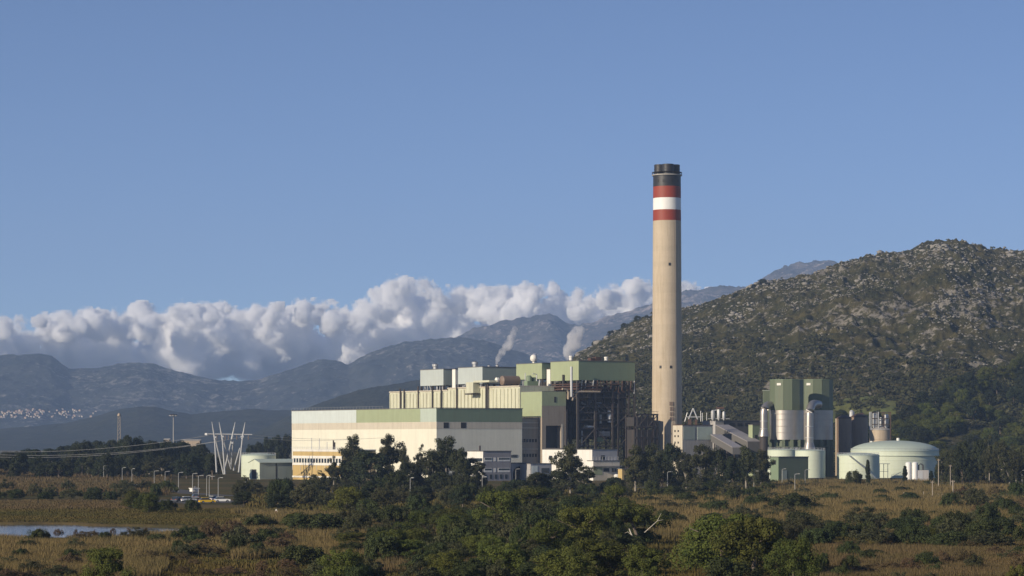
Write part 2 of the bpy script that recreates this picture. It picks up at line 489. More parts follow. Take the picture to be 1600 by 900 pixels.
# ------------------------------------------------------------------ hills and mountains
def hill_height(px, Y, prof, Y0, Yc, Y1, amp, seed, scale):
    pxs, pys = zip(*prof)
    zc = 0.972 * (CAM_H + (HOR - np.interp(px, pxs, pys)) / F * Yc)
    t = (Y - Y0) / (Yc - Y0)
    up = 0.5 * t + 0.5 * sstep(0, 1, t)
    dn = 1 - 0.9 * np.clip((Y - Yc) / (Y1 - Yc), 0, 1)
    s = np.where(t < 1, up, dn)
    x = (px - 800) / F * Y
    nz = fbm(x / scale, Y / scale, 0, seed, 6, 0.52, True) - 0.1
    n2 = fbm(x / scale * 5, Y / scale * 5, 0, seed + 3, 4)
    n3 = fbm(x / scale * 15, Y / scale * 15, 0, seed + 5, 4, 0.6, True)
    env = np.sin(np.pi * np.clip(t, 0, 1) * 0.93) ** 0.8 + 0.06
    z = zc * s + np.maximum(zc, 0) * (amp * nz * env) + np.maximum(zc, 0) * (0.040 * n2 + 0.030 * n3) * np.clip(t * 2, 0, 1)
    return np.where(t < 0, -3.0, z - 3.0 * (1 - np.clip(t * 8, 0, 1)))

def make_range(name, prof, Y0, Yc, Y1, px0, px1, nx, ny, amp, seed, scale, mat):
    px = np.linspace(px0, px1, nx)
    Y = np.concatenate([np.linspace(Y0 - 5, Yc, int(ny * 0.82))[:-1], np.linspace(Yc, Y1, ny - int(ny * 0.82) + 1)])
    PY, PX = np.meshgrid(Y, px, indexing='ij')
    Z = hill_height(PX, PY, prof, Y0, Yc, Y1, amp, seed, scale)
    Z[-1] = -3
    X = (PX - 800) / F * PY
    o = link(name, np_mesh(name, np.stack([X, PY, Z], -1).reshape(-1, 3), grid_faces(*X.shape), mat, True))
    return tag(o, kind='structure')

NEAR = [(700, 698), (780, 690), (820, 655), (860, 590), (905, 551), (940, 531), (970, 516), (1000, 502), (1020, 494), (1070, 481), (1120, 468), (1160, 455), (1200, 440), (1250, 424), (1300, 410), (1350, 400), (1400, 396), (1425, 393), (1440, 385), (1470, 379), (1500, 381), (1530, 385), (1550, 393), (1600, 394), (1700, 400), (1900, 440), (2300, 520)]
NP = (NEAR, 1420, 2600, 3100, 0.065, 21, 190)
make_range('hill', NEAR, 1420, 2600, 3100, 700, 2300, 760, 330, 0.065, 21, 190,
           hill_mat('hillside', (0.042, 0.044, 0.019), (0.090, 0.078, 0.033), (0.27, 0.245, 0.205), 1.0, 0.825, 2.5))
DARK = [(300, 694), (380, 685), (455, 648), (500, 630), (560, 611), (620, 599), (660, 593), (720, 586), (800, 580), (860, 578), (900, 580), (1000, 600), (1100, 640), (1200, 694)]
make_range('hill', DARK, 4200, 5300, 6300, 300, 1200, 500, 160, 0.10, 33, 460,
           hill_mat('dark_hillside', (0.030, 0.037, 0.030), (0.048, 0.052, 0.040), (0.13, 0.12, 0.11), 0.6, 0.95, 4))
LOW = [(-600, 664), (0, 670), (100, 662), (150, 650), (185, 639), (215, 634), (240, 635), (275, 643), (300, 647), (350, 642), (400, 638), (455, 641), (520, 650), (600, 680), (700, 694)]
make_range('hill', LOW, 5200, 6440, 7400, -600, 700, 460, 140, 0.10, 44, 560,
           hill_mat('low_hillside', (0.030, 0.037, 0.030), (0.048, 0.052, 0.040), (0.13, 0.12, 0.11), 0.5, 0.97, 4))
LEFT = [(-900, 575), (-300, 562), (0, 558), (60, 557), (80, 562), (108, 580), (150, 575), (200, 566), (235, 566), (260, 575), (320, 588), (350, 592), (400, 590), (430, 580), (480, 562), (505, 555), (515, 556), (545, 561), (580, 542), (610, 533), (650, 527), (690, 525), (720, 525), (760, 532), (800, 545), (860, 565), (950, 595), (1100, 645), (1300, 690), (1700, 696)]
LP_ = (LEFT, 7800, 9800, 11600, 0.17, 55, 870)
mt_mat = hill_mat('mountainside', (0.024, 0.031, 0.033), (0.062, 0.067, 0.063), (0.22, 0.205, 0.19), 0.32, 0.845, 9)  # dark bluish base takes in some cloud shadow and haze
make_range('mountains', LEFT, 7800, 9800, 11600, -900, 1700, 900, 240, 0.17, 55, 870, mt_mat)
FARM = [(-900, 640), (0, 620), (500, 600), (620, 560), (700, 535), (740, 513), (780, 501), (830, 494), (858, 491), (868, 494), (885, 508), (910, 506), (950, 496), (1000, 487), (1030, 480), (1070, 461), (1100, 458), (1150, 448), (1180, 441), (1210, 420), (1230, 414), (1270, 412), (1290, 411), (1330, 418), (1400, 440), (1700, 470), (2300, 560)]
make_range('mountains', FARM, 10100, 12600, 13800, -900, 2300, 900, 220, 0.16, 66, 1120,
           hill_mat('far_mountainside', (0.045, 0.048, 0.048), (0.13, 0.115, 0.105), (0.36, 0.31, 0.28), 0.3, 0.80, 12))

# scrub thickets on the near hill (one mass, nobody could count it)
def scatter_leaves(cx, cy, cz, rad, flat, per, leaf, seed):
    """leaf faces filling many small domes; returns quads as verts (n*4,3)"""
    g = np.random.default_rng(seed)
    n = len(cx)
    d = g.normal(size=(n, per, 3)); d[..., 2] = np.abs(d[..., 2]) * 1.0 - 0.15
    d /= np.linalg.norm(d, axis=-1, keepdims=True)
    rr = (0.55 + 0.5 * g.random((n, per, 1)))
    p = np.stack([cx, cy, cz], -1)[:, None, :] + d * rr * np.stack([rad, rad, rad * flat], -1)[:, None, :]
    nm = d + 0.65 * g.normal(size=d.shape); nm /= np.linalg.norm(nm, axis=-1, keepdims=True)
    t = np.cross(nm, g.normal(size=d.shape)); t /= np.linalg.norm(t, axis=-1, keepdims=True) + 1e-9
    b = np.cross(nm, t)
    L = (leaf * rad)[:, None, None] * (0.7 + 0.6 * g.random((n, per, 1)))
    q = np.stack([p - t * L, p - b * L * 0.75, p + t * L, p + b * L * 0.75], 2)
    return q.reshape(-1, 3)
def quads(n): return np.arange(n * 4).reshape(n, 4)
N_S = 17000
spx = rng.uniform(760, 1700, N_S * 4); sY = 1450 + 1190 * rng.random(N_S * 4) ** 0.85
sx = xat(spx, sY)
st = (sY - 1420) / 1180
dens = 0.15 + 2.1 * fbm(sx / 85, sY / 150, 0, 8, 4) + 1.5 * (0.5 - st)
keep = (rng.random(len(spx)) < np.clip(dens, 0.03, 1))
spx, sY, sx = spx[keep][:N_S], sY[keep][:N_S], sx[keep][:N_S]
sz = hill_height(spx, sY, *NP)
srad = rng.uniform(0.7, 2.2, len(spx)) * (1.15 - 0.35 * np.clip((sY - 1420) / 1180, 0, 1)) * (1 + 0.9 * (rng.random(len(spx)) < 0.10))
ok = sz > -1
sq = scatter_leaves(sx[ok], sY[ok], sz[ok] + 0.2 * srad[ok], srad[ok], 0.65, 26, 0.30, 3)
o = link('hillside_scrub', np_mesh('hillside_scrub', sq, quads(len(sq) // 4), M['scrub']))
tag(o, 'dark green scrub thickets covering the rocky hill behind the power station', 'scrub', kind='stuff')

# limestone boulders and outcrops on the same slope
n = 15000
bpx = rng.uniform(900, 1650, n * 3); bY = rng.uniform(1750, 2620, n * 3); bx = xat(bpx, bY)
dn = fbm(bx / 38, bY / 80, 0, 91, 4) + 0.34 * (bY - 2200) / 400
sel = np.argsort(-dn + 0.12 * rng.normal(size=len(dn)))[:n]
bpx, bY, bx = bpx[sel], bY[sel], bx[sel]
big = 1 + 1.5 * (np.arange(n) < n * 0.05) * (bY > 2150)
bz = hill_height(bpx, bY, *NP)
ico = np.array([(0, 0, 1), (.89, 0, .45), (.28, .85, .45), (-.72, .53, .45), (-.72, -.53, .45), (.28, -.85, .45), (.72, .53, -.45), (-.28, .85, -.45), (-.89, 0, -.45), (-.28, -.85, -.45), (.72, -.53, -.45), (0, 0, -1)])
icf = np.array([(0, 1, 2), (0, 2, 3), (0, 3, 4), (0, 4, 5), (0, 5, 1), (1, 6, 2), (2, 7, 3), (3, 8, 4), (4, 9, 5), (5, 10, 1), (6, 7, 2), (7, 8, 3), (8, 9, 4), (9, 10, 5), (10, 6, 1), (11, 7, 6), (11, 8, 7), (11, 9, 8), (11, 10, 9), (11, 6, 10)])
br = rng.lognormal(-0.85, 0.5, n)[:, None, None] * big[:, None, None]
bv = ico[None] * br * (0.7 + 0.6 * rng.random((n, 12, 1))) * np.stack([1.3 + 0 * bx, 1 + 0 * bx, 0.7 + 0 * bx], -1)[:, None, :] + np.stack([bx, bY, bz + 0.1], -1)[:, None, :]
bf = (icf[None] + 12 * np.arange(n)[:, None, None]).reshape(-1, 3)
rockm = surf('limestone', (0.25, 0.235, 0.21), 0.3, (0.2, 0.18, 0.15), 0.95, streak=False)
o = link('limestone_outcrops', np_mesh('limestone_outcrops', bv.reshape(-1, 3), bf, rockm))
tag(o, 'pale limestone boulders strewn over the upper slope of the hill', 'rocks', kind='stuff')

# pale green meadow at the hill's foot
mpx, mY = np.meshgrid(np.linspace(1296, 1400, 30), np.linspace(1672, 1745, 14), indexing='ij')
mz = hill_height(mpx, mY, *NP) + 0.8
meadow = link('meadow', np_mesh('meadow', np.stack([xat(mpx, mY), mY, mz], -1).reshape(-1, 3), grid_faces(30, 14)[:, ::-1], reed_mat('meadow_grass', (0.115, 0.135, 0.045), (0.14, 0.14, 0.05), (0.09, 0.10, 0.04)), True))
tag(meadow, kind='structure')

# ------------------------------------------------------------------ clouds behind the mountains, steam, haze
def puff_mesh(name, spheres, voxel, amp, nscale, mat, seed):
    """union of lumpy spheres: joined, voxel-remeshed, then displaced with noise"""
    vs, fs = [], []
    import bmesh
    bm = bmesh.new()
    bmesh.ops.create_icosphere(bm, subdivisions=2, radius=1)
    bv = np.array([v.co[:] for v in bm.verts]); bfc = np.array([[v.index for v in f.verts] for f in bm.faces])
    bm.free()
    for i, (x, y, z, rx, ry, rz) in enumerate(spheres):
        vs.append(bv * (rx, ry, rz) + (x, y, z)); fs.append(bfc + i * len(bv))
    me = np_mesh(name, np.concatenate(vs), np.concatenate(fs), mat)
    o = link(name, me)
    md = o.modifiers.new('remesh', 'REMESH'); md.mode = 'VOXEL'; md.voxel_size = voxel
    dg = bpy.context.evaluated_depsgraph_get()
    me2 = bpy.data.meshes.new_from_object(o.evaluated_get(dg))
    o.modifiers.clear()
    n = len(me2.vertices)
    co = np.empty(n * 3, np.float32); nr = np.empty(n * 3, np.float32)
    me2.vertices.foreach_get('co', co); me2.vertices.foreach_get('normal', nr)
    co = co.reshape(-1, 3); nr = nr.reshape(-1, 3)
    q = co / nscale
    d = fbm(q[:, 0], q[:, 1], q[:, 2], seed, 5, 0.55, True)
    co = co + nr * (d * amp)[:, None]
    me2.vertices.foreach_set('co', co.astype(np.float32).ravel())
    me2.update()
    me2.materials.clear(); me2.materials.append(mat)
    o.data = me2
    o.data.name = name
    return o
CLOUD = [(-260, 498), (-100, 490), (0, 492), (60, 489), (100, 481), (150, 487), (200, 480), (240, 471), (300, 474), (350, 471), (400, 474), (440, 469), (480, 461), (520, 470), (560, 478), (580, 462), (600, 440), (630, 430), (690, 432), (715, 444), (760, 447), (800, 443), (860, 441), (900, 442), (950, 437), (980, 433), (1010, 437), (1050, 437), (1090, 442), (1115, 452), (1135, 462)]
cp, cpy = zip(*CLOUD)
sph = []
g = random.Random(5)
for k in range(900):
    px = g.uniform(-230, 1130)
    top = np.interp(px, cp, cpy) + 2
    u = g.random() ** 1.5
    Y = g.uniform(14700, 15200) + 420 * min(1.0, u * 1.5) + g.uniform(-220, 220)
    base = np.interp(px, [-300, 200, 480, 1200], [612, 614, 612, 592])
    r = min(44, g.lognormvariate(2.58, 0.45)) * (0.75 + 0.6 * u)
    if g.random() < 0.4: r *= 0.6
    py = top + r + u * max(0, base - top - 2 * r)
    if px > 1060 and u > 0.5: continue
    s = Y / F
    sph.append((xat(px, Y), Y, zat(py, Y), r * s * 1.15, r * s * 1.3, r * s * 0.95))
cm, cv, cnt = volume_mat('cloud_vapour', 0.0, (0.999, 0.999, 1.0), -0.25)
at_ = cnt.nodes.new('ShaderNodeAttribute'); at_.attribute_name = 'density'
n_ = noise_node(cnt, 1 / 150, 10, 0.62)
n_.inputs['Lacunarity'].default_value = 2.1
ad_ = cnt.nodes.new('ShaderNodeMath'); ad_.operation = 'MULTIPLY_ADD'; ad_.inputs[1].default_value = 2.6
cnt.links.new(n_.outputs[0], ad_.inputs[0]); cnt.links.new(at_.outputs['Fac'], ad_.inputs[2])
r_ = cnt.nodes.new('ShaderNodeMapRange'); r_.interpolation_type = 'SMOOTHSTEP'
for k_, v_ in ((1, 1.34), (2, 1.70), (3, 0.0), (4, 0.10)): r_.inputs[k_].default_value = v_
cnt.links.new(ad_.outputs[0], r_.inputs[0])
mm = cnt.nodes.new('ShaderNodeMath'); mm.operation = 'MULTIPLY'
gt = cnt.nodes.new('ShaderNodeMath'); gt.operation = 'GREATER_THAN'; gt.inputs[1].default_value = 0.001
cnt.links.new(at_.outputs['Fac'], gt.inputs[0])
cnt.links.new(r_.outputs[0], mm.inputs[0]); cnt.links.new(gt.outputs[0], mm.inputs[1])
cnt.links.new(mm.outputs[0], cv.inputs['Density'])
tz_ = cnt.nodes.new('ShaderNodeTexCoord'); sz_ = cnt.nodes.new('ShaderNodeSeparateXYZ'); rz2 = cnt.nodes.new('ShaderNodeMapRange')
for k_, v_ in ((1, 330.0), (2, 560.0), (3, 0.12), (4, 1.0)): rz2.inputs[k_].default_value = v_      # the cloud thins out towards its base
m3_ = cnt.nodes.new('ShaderNodeMath'); m3_.operation = 'MULTIPLY'
cnt.links.new(tz_.outputs['Object'], sz_.inputs[0]); cnt.links.new(sz_.outputs[2], rz2.inputs[0])
cnt.links.new(mm.outputs[0], m3_.inputs[0]); cnt.links.new(rz2.outputs[0], m3_.inputs[1]); cnt.links.new(m3_.outputs[0], cv.inputs['Density'])
cv.inputs['Density Attribute'].default_value = ''
kids = []
for (x, y, z, rx, ry, rz_) in sph:
    for k in range(7):
        a, e = g.uniform(0, 6.28), g.uniform(-.3, 1.4)
        f = g.uniform(.28, .5)
        kids.append((x + rx * math.cos(a) * math.cos(e), y + ry * math.sin(a) * math.cos(e), z + rz_ * math.sin(e) * .95, rx * f, ry * f, rz_ * f))
o = puff_mesh('clouds', sph + kids, 15, 30, 170, cm, 9)
ng = bpy.data.node_groups.new('vapour', 'GeometryNodeTree')
ng.interface.new_socket('Geometry', in_out='INPUT', socket_type='NodeSocketGeometry')
ng.interface.new_socket('Geometry', in_out='OUTPUT', socket_type='NodeSocketGeometry')
gi, go = ng.nodes.new('NodeGroupInput'), ng.nodes.new('NodeGroupOutput')
m2v = ng.nodes.new('GeometryNodeMeshToVolume'); m2v.resolution_mode = 'VOXEL_SIZE'
m2v.inputs['Density'].default_value = 1.0
m2v.inputs['Voxel Size'].default_value = 14.0
m2v.inputs['Interior Band Width'].default_value = 130.0
sm = ng.nodes.new('GeometryNodeSetMaterial'); sm.inputs['Material'].default_value = cm
ng.links.new(gi.outputs[0], m2v.inputs['Mesh']); ng.links.new(m2v.outputs[0], sm.inputs['Geometry']); ng.links.new(sm.outputs[0], go.inputs[0])
md = o.modifiers.new('vapour', 'NODES'); md.node_group = ng
tag(o, 'bank of white and grey cumulus cloud lying behind the mountains', 'cloud', kind='stuff')

def steam(name, pts, label, dens):
    sp = []
    for (px, py, r) in pts:
        r *= 1.3
        for k in range(3):
            Y = 1330
            s = Y / F
            sp.append((xat(px + g.uniform(-.3, .3) * r, Y), Y + g.uniform(-1, 1) * r * s * 0.5, zat(py + g.uniform(-.5, .5) * r, Y), r * s * g.uniform(.6, 1), r * s, r * s * g.uniform(.7, 1.2)))
    m, v, nt = volume_mat(name, dens, (0.97, 0.97, 0.98), 0.2)
    n = noise_node(nt, 0.22, 4, 0.6)
    r_ = ramp(nt, n.outputs[0], [(0.36, 0.0), (0.70, dens * 2.2)])
    nt.links.new(r_.outputs[0], v.inputs['Density'])
    o = puff_mesh(name, sp, 0.45, 0.9, 4.0, m, 3)
    return tag(o, label, 'steam', kind='stuff')
steam('steam_plume', [(776, 568, 1.6), (778, 562, 2.2), (781, 555, 3.2), (786, 549, 4.4), (791, 543, 5), (796, 537, 5), (799, 530, 5), (801, 522, 4.4), (803, 514, 3.4)], 'thin white steam plume drifting up from the second pale boiler house roof', 0.32)
steam('steam_plume', [(889, 560, 2.4), (887, 554, 5), (889, 548, 6.5), (892, 541, 7.5), (895, 534, 8), (899, 527, 8), (903, 520, 7), (908, 514, 5)], 'broad white steam plume above the sage green boiler house', 0.32)

hb = MB().box(-7800, 7800, -120, 14200, -9, 1050)
hm, hv, hnt = volume_mat('haze', HAZE_DENSITY, (0.46, 0.65, 1.0), 0.0)
haze = hb.build('haze', hm)
tag(haze, 'thin blue haze filling the air between the plain and the mountains', 'haze', kind='stuff')

# ------------------------------------------------------------------ the power station (one shared building grid)
PHI = math.radians(32)
CP, SP = math.cos(PHI), math.sin(PHI)
class Frame:
    """a corner seen at column cpx at distance Yc; local x runs along the right-hand wall, local y along the left-hand wall"""
    def __init__(s, cpx, Yc): s.C = (xat(cpx, Yc), Yc)
    def w(s, x, y): return (s.C[0] + x * CP - y * SP, s.C[1] + x * SP + y * CP)
    def yl(s, px, x0=0.0):
        P = s.w(x0, 0); k = (px - 800) / F
        return (P[0] - k * P[1]) / (SP + k * CP)
    def xr(s, px, y0=0.0):
        P = s.w(0, y0); k = (px - 800) / F
        return (k * P[1] - P[0]) / (CP - k * SP)
    def z(s, py, x, y): return zat(py, s.w(x, y)[1])
    def root(s, name, label, cat, x, y, z=0.0, group=None):
        P = s.w(x, y)
        return empty(name, label, cat, (P[0], P[1], z), PHI, group)

G = Frame(682, 1230)
def on_left(mb, fr, x, p0, p1, q0, q1, t=0.06):
    """slab on the wall plane local x = x, between columns p0 > p1 and rows q0 (top) and q1"""
    y0, y1 = fr.yl(p0, x), fr.yl(p1, x)
    ym = (y0 + y1) / 2
    return mb.box(x - t, x + 0.02, y0, y1, fr.z(q1, x, ym), fr.z(q0, x, ym))
def on_right(mb, fr, y, p0, p1, q0, q1, t=0.06):
    x0, x1 = fr.xr(p0, y), fr.xr(p1, y)
    xm = (x0 + x1) / 2
    return mb.box(x0, x1, y - t, y + 0.02, fr.z(q1, xm, y), fr.z(q0, xm, y))

# --- turbine hall
L1, L2 = G.yl(456), G.xr(816)
zt, zb, zc_ = G.z(637, 0, 0), G.z(659, 0, 0), G.z(670, 0, 0)
t = G.root('turbine_hall', 'long cream turbine hall with pale blue and green upper panels, largest building of the station', 'building', 0, 0)
MB().box(0, L2, 0, L1, -0.5, zt - 0.6).build('wall', M['cream'], t)
MB().box(0.3, L2 - 0.3, 0.3, L1 - 0.3, zt - 0.6, zt - 0.3).build('roof', M['roof'], t)
pc = MB()
for a, b in ((-0.25, 0.12),):
    pc.box(-0.3, 0.25, -0.3, L1 + 0.3, zt - 0.25, zt + 0.06); pc.box(0.25, L2 + 0.3, -0.3, 0.25, zt - 0.25, zt + 0.06)
    pc.box(L2 - 0.25, L2 + 0.3, 0.25, L1 + 0.3, zt - 0.25, zt + 0.06); pc.box(0.25, L2 - 0.25, L1 - 0.25, L1 + 0.3, zt - 0.25, zt + 0.06)
pc.build('parapet', M['roof'], t)
yb, yg = G.yl(557), G.yl(657)
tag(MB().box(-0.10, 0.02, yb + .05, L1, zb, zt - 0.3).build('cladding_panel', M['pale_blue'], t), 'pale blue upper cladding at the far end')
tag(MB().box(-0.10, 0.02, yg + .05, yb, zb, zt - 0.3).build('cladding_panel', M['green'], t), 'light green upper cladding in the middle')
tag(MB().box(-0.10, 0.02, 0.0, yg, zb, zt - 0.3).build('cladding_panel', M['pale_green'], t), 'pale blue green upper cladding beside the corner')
tag(MB().box(0.0, L2, -0.10, 0.0, zb, zt - 0.3).build('cladding_panel', M['green2'], t), 'green upper cladding on the right wall, darkened for shade')  # same green as the left wall, shade put into the colour
MB().box(-0.06, 0.02, 0.0, L1, zc_, zb - 0.08).build('beige_band', M['beige'], t)
MB().box(0.0, L2, -0.06, 0.0, zc_, zb - 0.08).build('beige_band', M['beige'], t)
for p in (697, 724):
    w = MB(); on_right(w, G, 0, p - 4, p + 4, 660, 669, 0.12); w.build('window', M['void_black'], t)
w = MB()
for k in range(5):
    x0 = G.xr(799 + k * 2.0, 0); w.box(x0, x0 + 0.45, -0.08, 0.02, G.z(715, x0, 0), G.z(710.5, x0, 0))
w.build('window', M['void_black'], t)
gl = MB()
for y in np.linspace(L1 * 0.35, L1, 30): gl.tube([(-.1, y, zt), (-.1, y, zt + 1.1)], 0.03, 4)
gl.tube([(-.1, L1 * .35, zt + 1.1), (-.1, L1, zt + 1.1)], 0.03, 4)
gl.build('guard_rail', M['pale_steel'], t)

# --- heater bay, recessed right of the hall
t = G.root('heater_bay', 'recessed grey bay with strip windows between the turbine hall and the stair tower', 'building', L2 + .1, 3)
o3 = (L2 + .1, 3, 0); xh0, xh1 = L2 + .1, 54.9
zh = G.z(655, 50, 3)
MB(o3).box(xh0, xh1, 3, 136, -0.4, zh).build('wall', M['brown_wall'], t)
for q in (660, 668, 701): MB(o3).box(xh0 - .02, xh1, 2.75, 3.02, G.z(q + 1.3, 50, 3), G.z(q, 50, 3)).build('band', M['beige'], t)
for q0, q1 in ((686, 691), (709, 714)):
    for k in range(6):
        x0 = xh0 + 1.0 + k * 1.5
        MB(o3).box(x0, x0 + 0.95, 2.9, 3.02, G.z(q1, x0, 3), G.z(q0, x0, 3)).build('window', M['void_black'], t)
g_ = MB(o3)
for x in np.linspace(xh0, xh1 - .1, 8): g_.tube([(x, 3.1, zh), (x, 3.1, zh + 1.1)], .05, 4)
g_.tube([(xh0, 3.1, zh + 1.1), (xh1, 3.1, zh + 1.1)], .05, 4); g_.build('guard_rail', M['dark_steel'], t)

# --- stair and lift tower
ys = G.yl(814, 55); xt = G.xr(884)
zt2 = G.z(612, 61, 0)
t = G.root('stair_tower', 'square tower with green top, brown right wall and tall dark opening beside the boiler steelwork', 'building', 55, 0)
o2 = (55, 0, 0)
zg2 = G.z(634, 61, 0); za, zb2 = G.z(700, 60, 0), G.z(665, 60, 0)
xa, xb = G.xr(853), G.xr(877)
MB(o2).box(55, xa, 0, ys, -.4, zg2).box(xb, xt, 0, ys, -.4, zg2).box(xa, xb, 0, ys, zb2, zg2).box(xa, xb, 3.5, ys, -.4, zb2).box(xa, xb, 0, 3.5, -.4, za).build('wall', M['brown_wall'], t)
MB(o2).box(54.95, xt + .05, -0.05, ys, zg2, zt2).build('upper_cladding', M['green'], t)
MB(o2).box(55.2, xt - .2, .2, ys - .2, zt2, zt2 + .25).build('roof', M['roof'], t)
MB(o2).box(xa + .02, xb - .02, 3.38, 3.48, za, zb2).build('opening_backing', M['void_black'], t)  # black sheet adds to the shade of the recess
MB(o2).box(54.9, 55.02, .05, ys, G.z(652, 55, 5), zg2).build('side_cladding', M['green'], t)
MB(o2).box(xb - .05, xb + .9, -.08, .02, za, zb2 + .6).build('opening_jamb', M['beige'], t)
vent = MB(o2)
x0 = G.xr(867); vent.prism([(x0 - .5, -.14), (x0 + .5, -.14), (x0 + .3, -.06), (x0 - .3, -.06)], G.z(629, x0, 0), G.z(620, x0, 0))
vent.build('vent_hood', M['dark_steel'], t)

# --- bunker bay with ribbed cream wall
yb0, yb1 = G.yl(812.5, 55), G.yl(609, 55)
t = G.root('bunker_bay', 'tall cream bunker bay with ribbed wall rising behind the turbine hall', 'building', 55, yb0)
o4 = (55, yb0, 0)
ym = G.yl(700, 55)
zb3, zb4 = G.z(604, 55, yb0), G.z(613.5, 55, yb1)
MB(o4).box(55, 73.5, yb0 + .05, ym, -.4, zb3).build('wall', M['cream_rib'], t)
MB(o4).box(55, 73.5, ym + .02, yb1, -.4, zb4).build('wall', M['cream_rib'], t)
cp_ = MB(o4).box(54.6, 73.6, yb0, ym, zb3, zb3 + .5).box(54.6, 73.6, ym + .02, yb1, zb4, zb4 + .5)
cp_.build('roof', M['beige'], t)
for k in range(38):
    y = yb0 + .8 + k * (yb1 - yb0 - 1.6) / 37
    MB(o4).box(54.62, 55.02, y - .32, y + .32, zt + .4, (zb3 if y < ym else zb4) - .8).build('pilaster', M['cream_rib'], t)
for p in (626, 632, 654, 676, 690, 714, 760, 763):
    y = G.yl(p, 54.5)
    MB(o4).tube([(54.3, y, zt - .3), (54.3, y, (zb3 if y < ym else zb4) + R.uniform(1, 3.5))], 0.38, 8).build('vent_pipe', M['dark_steel'], t, True)
dh = MB(o4)
y0, y1 = G.yl(742, 52), G.yl(731, 52)
dh.box(51, 54.6, y0, y1, G.z(614, 52, y0), G.z(597, 52, y0))
dh.box(51.2, 62, y0 - 14, y0 - .02, G.z(598, 55, y0), G.z(595, 55, y0))
dh.build('duct_hood', M['cream_rib'], t)
MB(o4).box(50.6, 54.6, y0 - .4, y1 + .4, G.z(616.5, 52, y0), G.z(614.5, 52, y0)).build('duct_floor', M['dark_steel'], t)

# roof plant on the bunker bay
def on_roof(x, px): return G.yl(px, x)
zr = zb3 + .52
y0 = on_roof(62, 797)
t = G.root('deaerator_tank', 'brown horizontal cylinder vessel with white end lying on the bunker bay roof', 'tank', 62, y0, zr)
v = MB()
ax = lambda d, r: [(d, 0, 2.6)]
prof = [(-5.2, .3), (-4.9, 1.5), (-4.4, 2.2), (4.4, 2.2), (4.9, 1.5), (5.2, .3)]
v.tube([(a, 0, 2.6) for a, r in prof], [r for a, r in prof], 24).build('vessel', M['brown_vessel'], t, True)
MB().tube([(-6.6, 1.6, 2.9), (-5.4, 1.6, 2.9)], 1.15, 16).build('pipe_end', M['white'], t, True)
sd = MB()
for a in (-3, 0, 3): sd.box(a - .25, a + .25, -1.6, 1.6, 0, 1.1)
sd.build('saddle', M['dark_steel'], t)
y0 = on_roof(66, 830)
t = G.root('cooling_skid', 'green machinery skid with pipes beside the brown vessel on the roof', 'machinery', 66, y0, zr)
MB().box(-3, 3, -1.5, 1.5, 0, 2.2).lathe([(1.4, 2.2), (1.4, 4.2), (.8, 4.8)], 16, (-1.2, 0)).box(.6, 2.6, -1.1, 1.1, 2.2, 4.0).build('housing', M['green2'], t)
MB().tube([(2.2, -1.2, 0), (2.2, -1.2, 5.4), (.2, -1.2, 5.6)], .25).tube([(-2.6, 1.0, 0), (-2.6, 1, 6.0)], .2).build('pipe', M['pale_steel'], t, True)

# --- four boiler houses on steel frames
def boiler(y0, y1, ztop, zbot, mat_l, mat_r, label, fr_label, nearest=False):
    x0, x1 = 74.8, 105.7
    t = G.root('boiler_house', label, 'boiler house', x0, y0, 0, 'boiler houses in a row')
    off = (x0, y0, 0)
    MB(off).box(x0, x1, y0, y1, zbot, ztop - .3).build('wall', mat_r, t)  # right wall: darker colour with the shade painted in
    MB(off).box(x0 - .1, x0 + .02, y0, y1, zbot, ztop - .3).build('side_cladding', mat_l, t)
    MB(off).box(x0 - .2, x1 + .2, y0 - .2, y1 + .2, ztop - .28, ztop).build('roof', M['roof'], t)
    return t, off
xB = 74.8
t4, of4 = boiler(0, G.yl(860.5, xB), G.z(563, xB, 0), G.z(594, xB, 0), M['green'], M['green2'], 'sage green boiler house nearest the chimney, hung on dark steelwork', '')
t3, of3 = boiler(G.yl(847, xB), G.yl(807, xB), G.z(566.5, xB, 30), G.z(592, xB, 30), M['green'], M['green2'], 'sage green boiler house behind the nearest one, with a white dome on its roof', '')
t2, of2 = boiler(G.yl(754, xB), G.yl(716, xB), G.z(572.5, xB, 83), G.z(599, xB, 83), M['pale_box'], M['shed'], 'pale blue boiler house with one steam plume, third from the chimney', '')  # right wall: grey-green sheet stands for the pale one in shade
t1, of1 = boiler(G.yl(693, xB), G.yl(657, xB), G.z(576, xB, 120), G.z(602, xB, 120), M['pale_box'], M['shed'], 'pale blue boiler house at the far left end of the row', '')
for ti, off, ya, yb_, zz in ((t3, of3, G.yl(847, xB), G.yl(807, xB), G.z(592, xB, 30)), (t2, of2, G.yl(754, xB), G.yl(716, xB), G.z(599, xB, 83)), (t1, of1, G.yl(693, xB), G.yl(657, xB), G.z(602, xB, 120))):
    for x in (75.2, 85, 95, 105.2):
        for y in (ya + .4, (ya + yb_) / 2, yb_ - .4):
            MB(off).box(x - .35, x + .35, y - .35, y + .35, -.4, zz).build('column', M['dark_steel'], ti)
    MB(off).box(79, 103, ya + 3, yb_ - 3, 20, zz - 1.5).build('boiler_body', M['boiler'], ti)
    pm = MB(off)
    for k in range(9):
        y = ya + 1 + k * (yb_ - ya - 2) / 8
        pm.tube([(75 + R.uniform(0, 2), y, 40), (75 + R.uniform(0, 2), y, zz)], R.uniform(.15, .4), 6)
    pm.build('pipe', M['pale_steel'], ti, True)
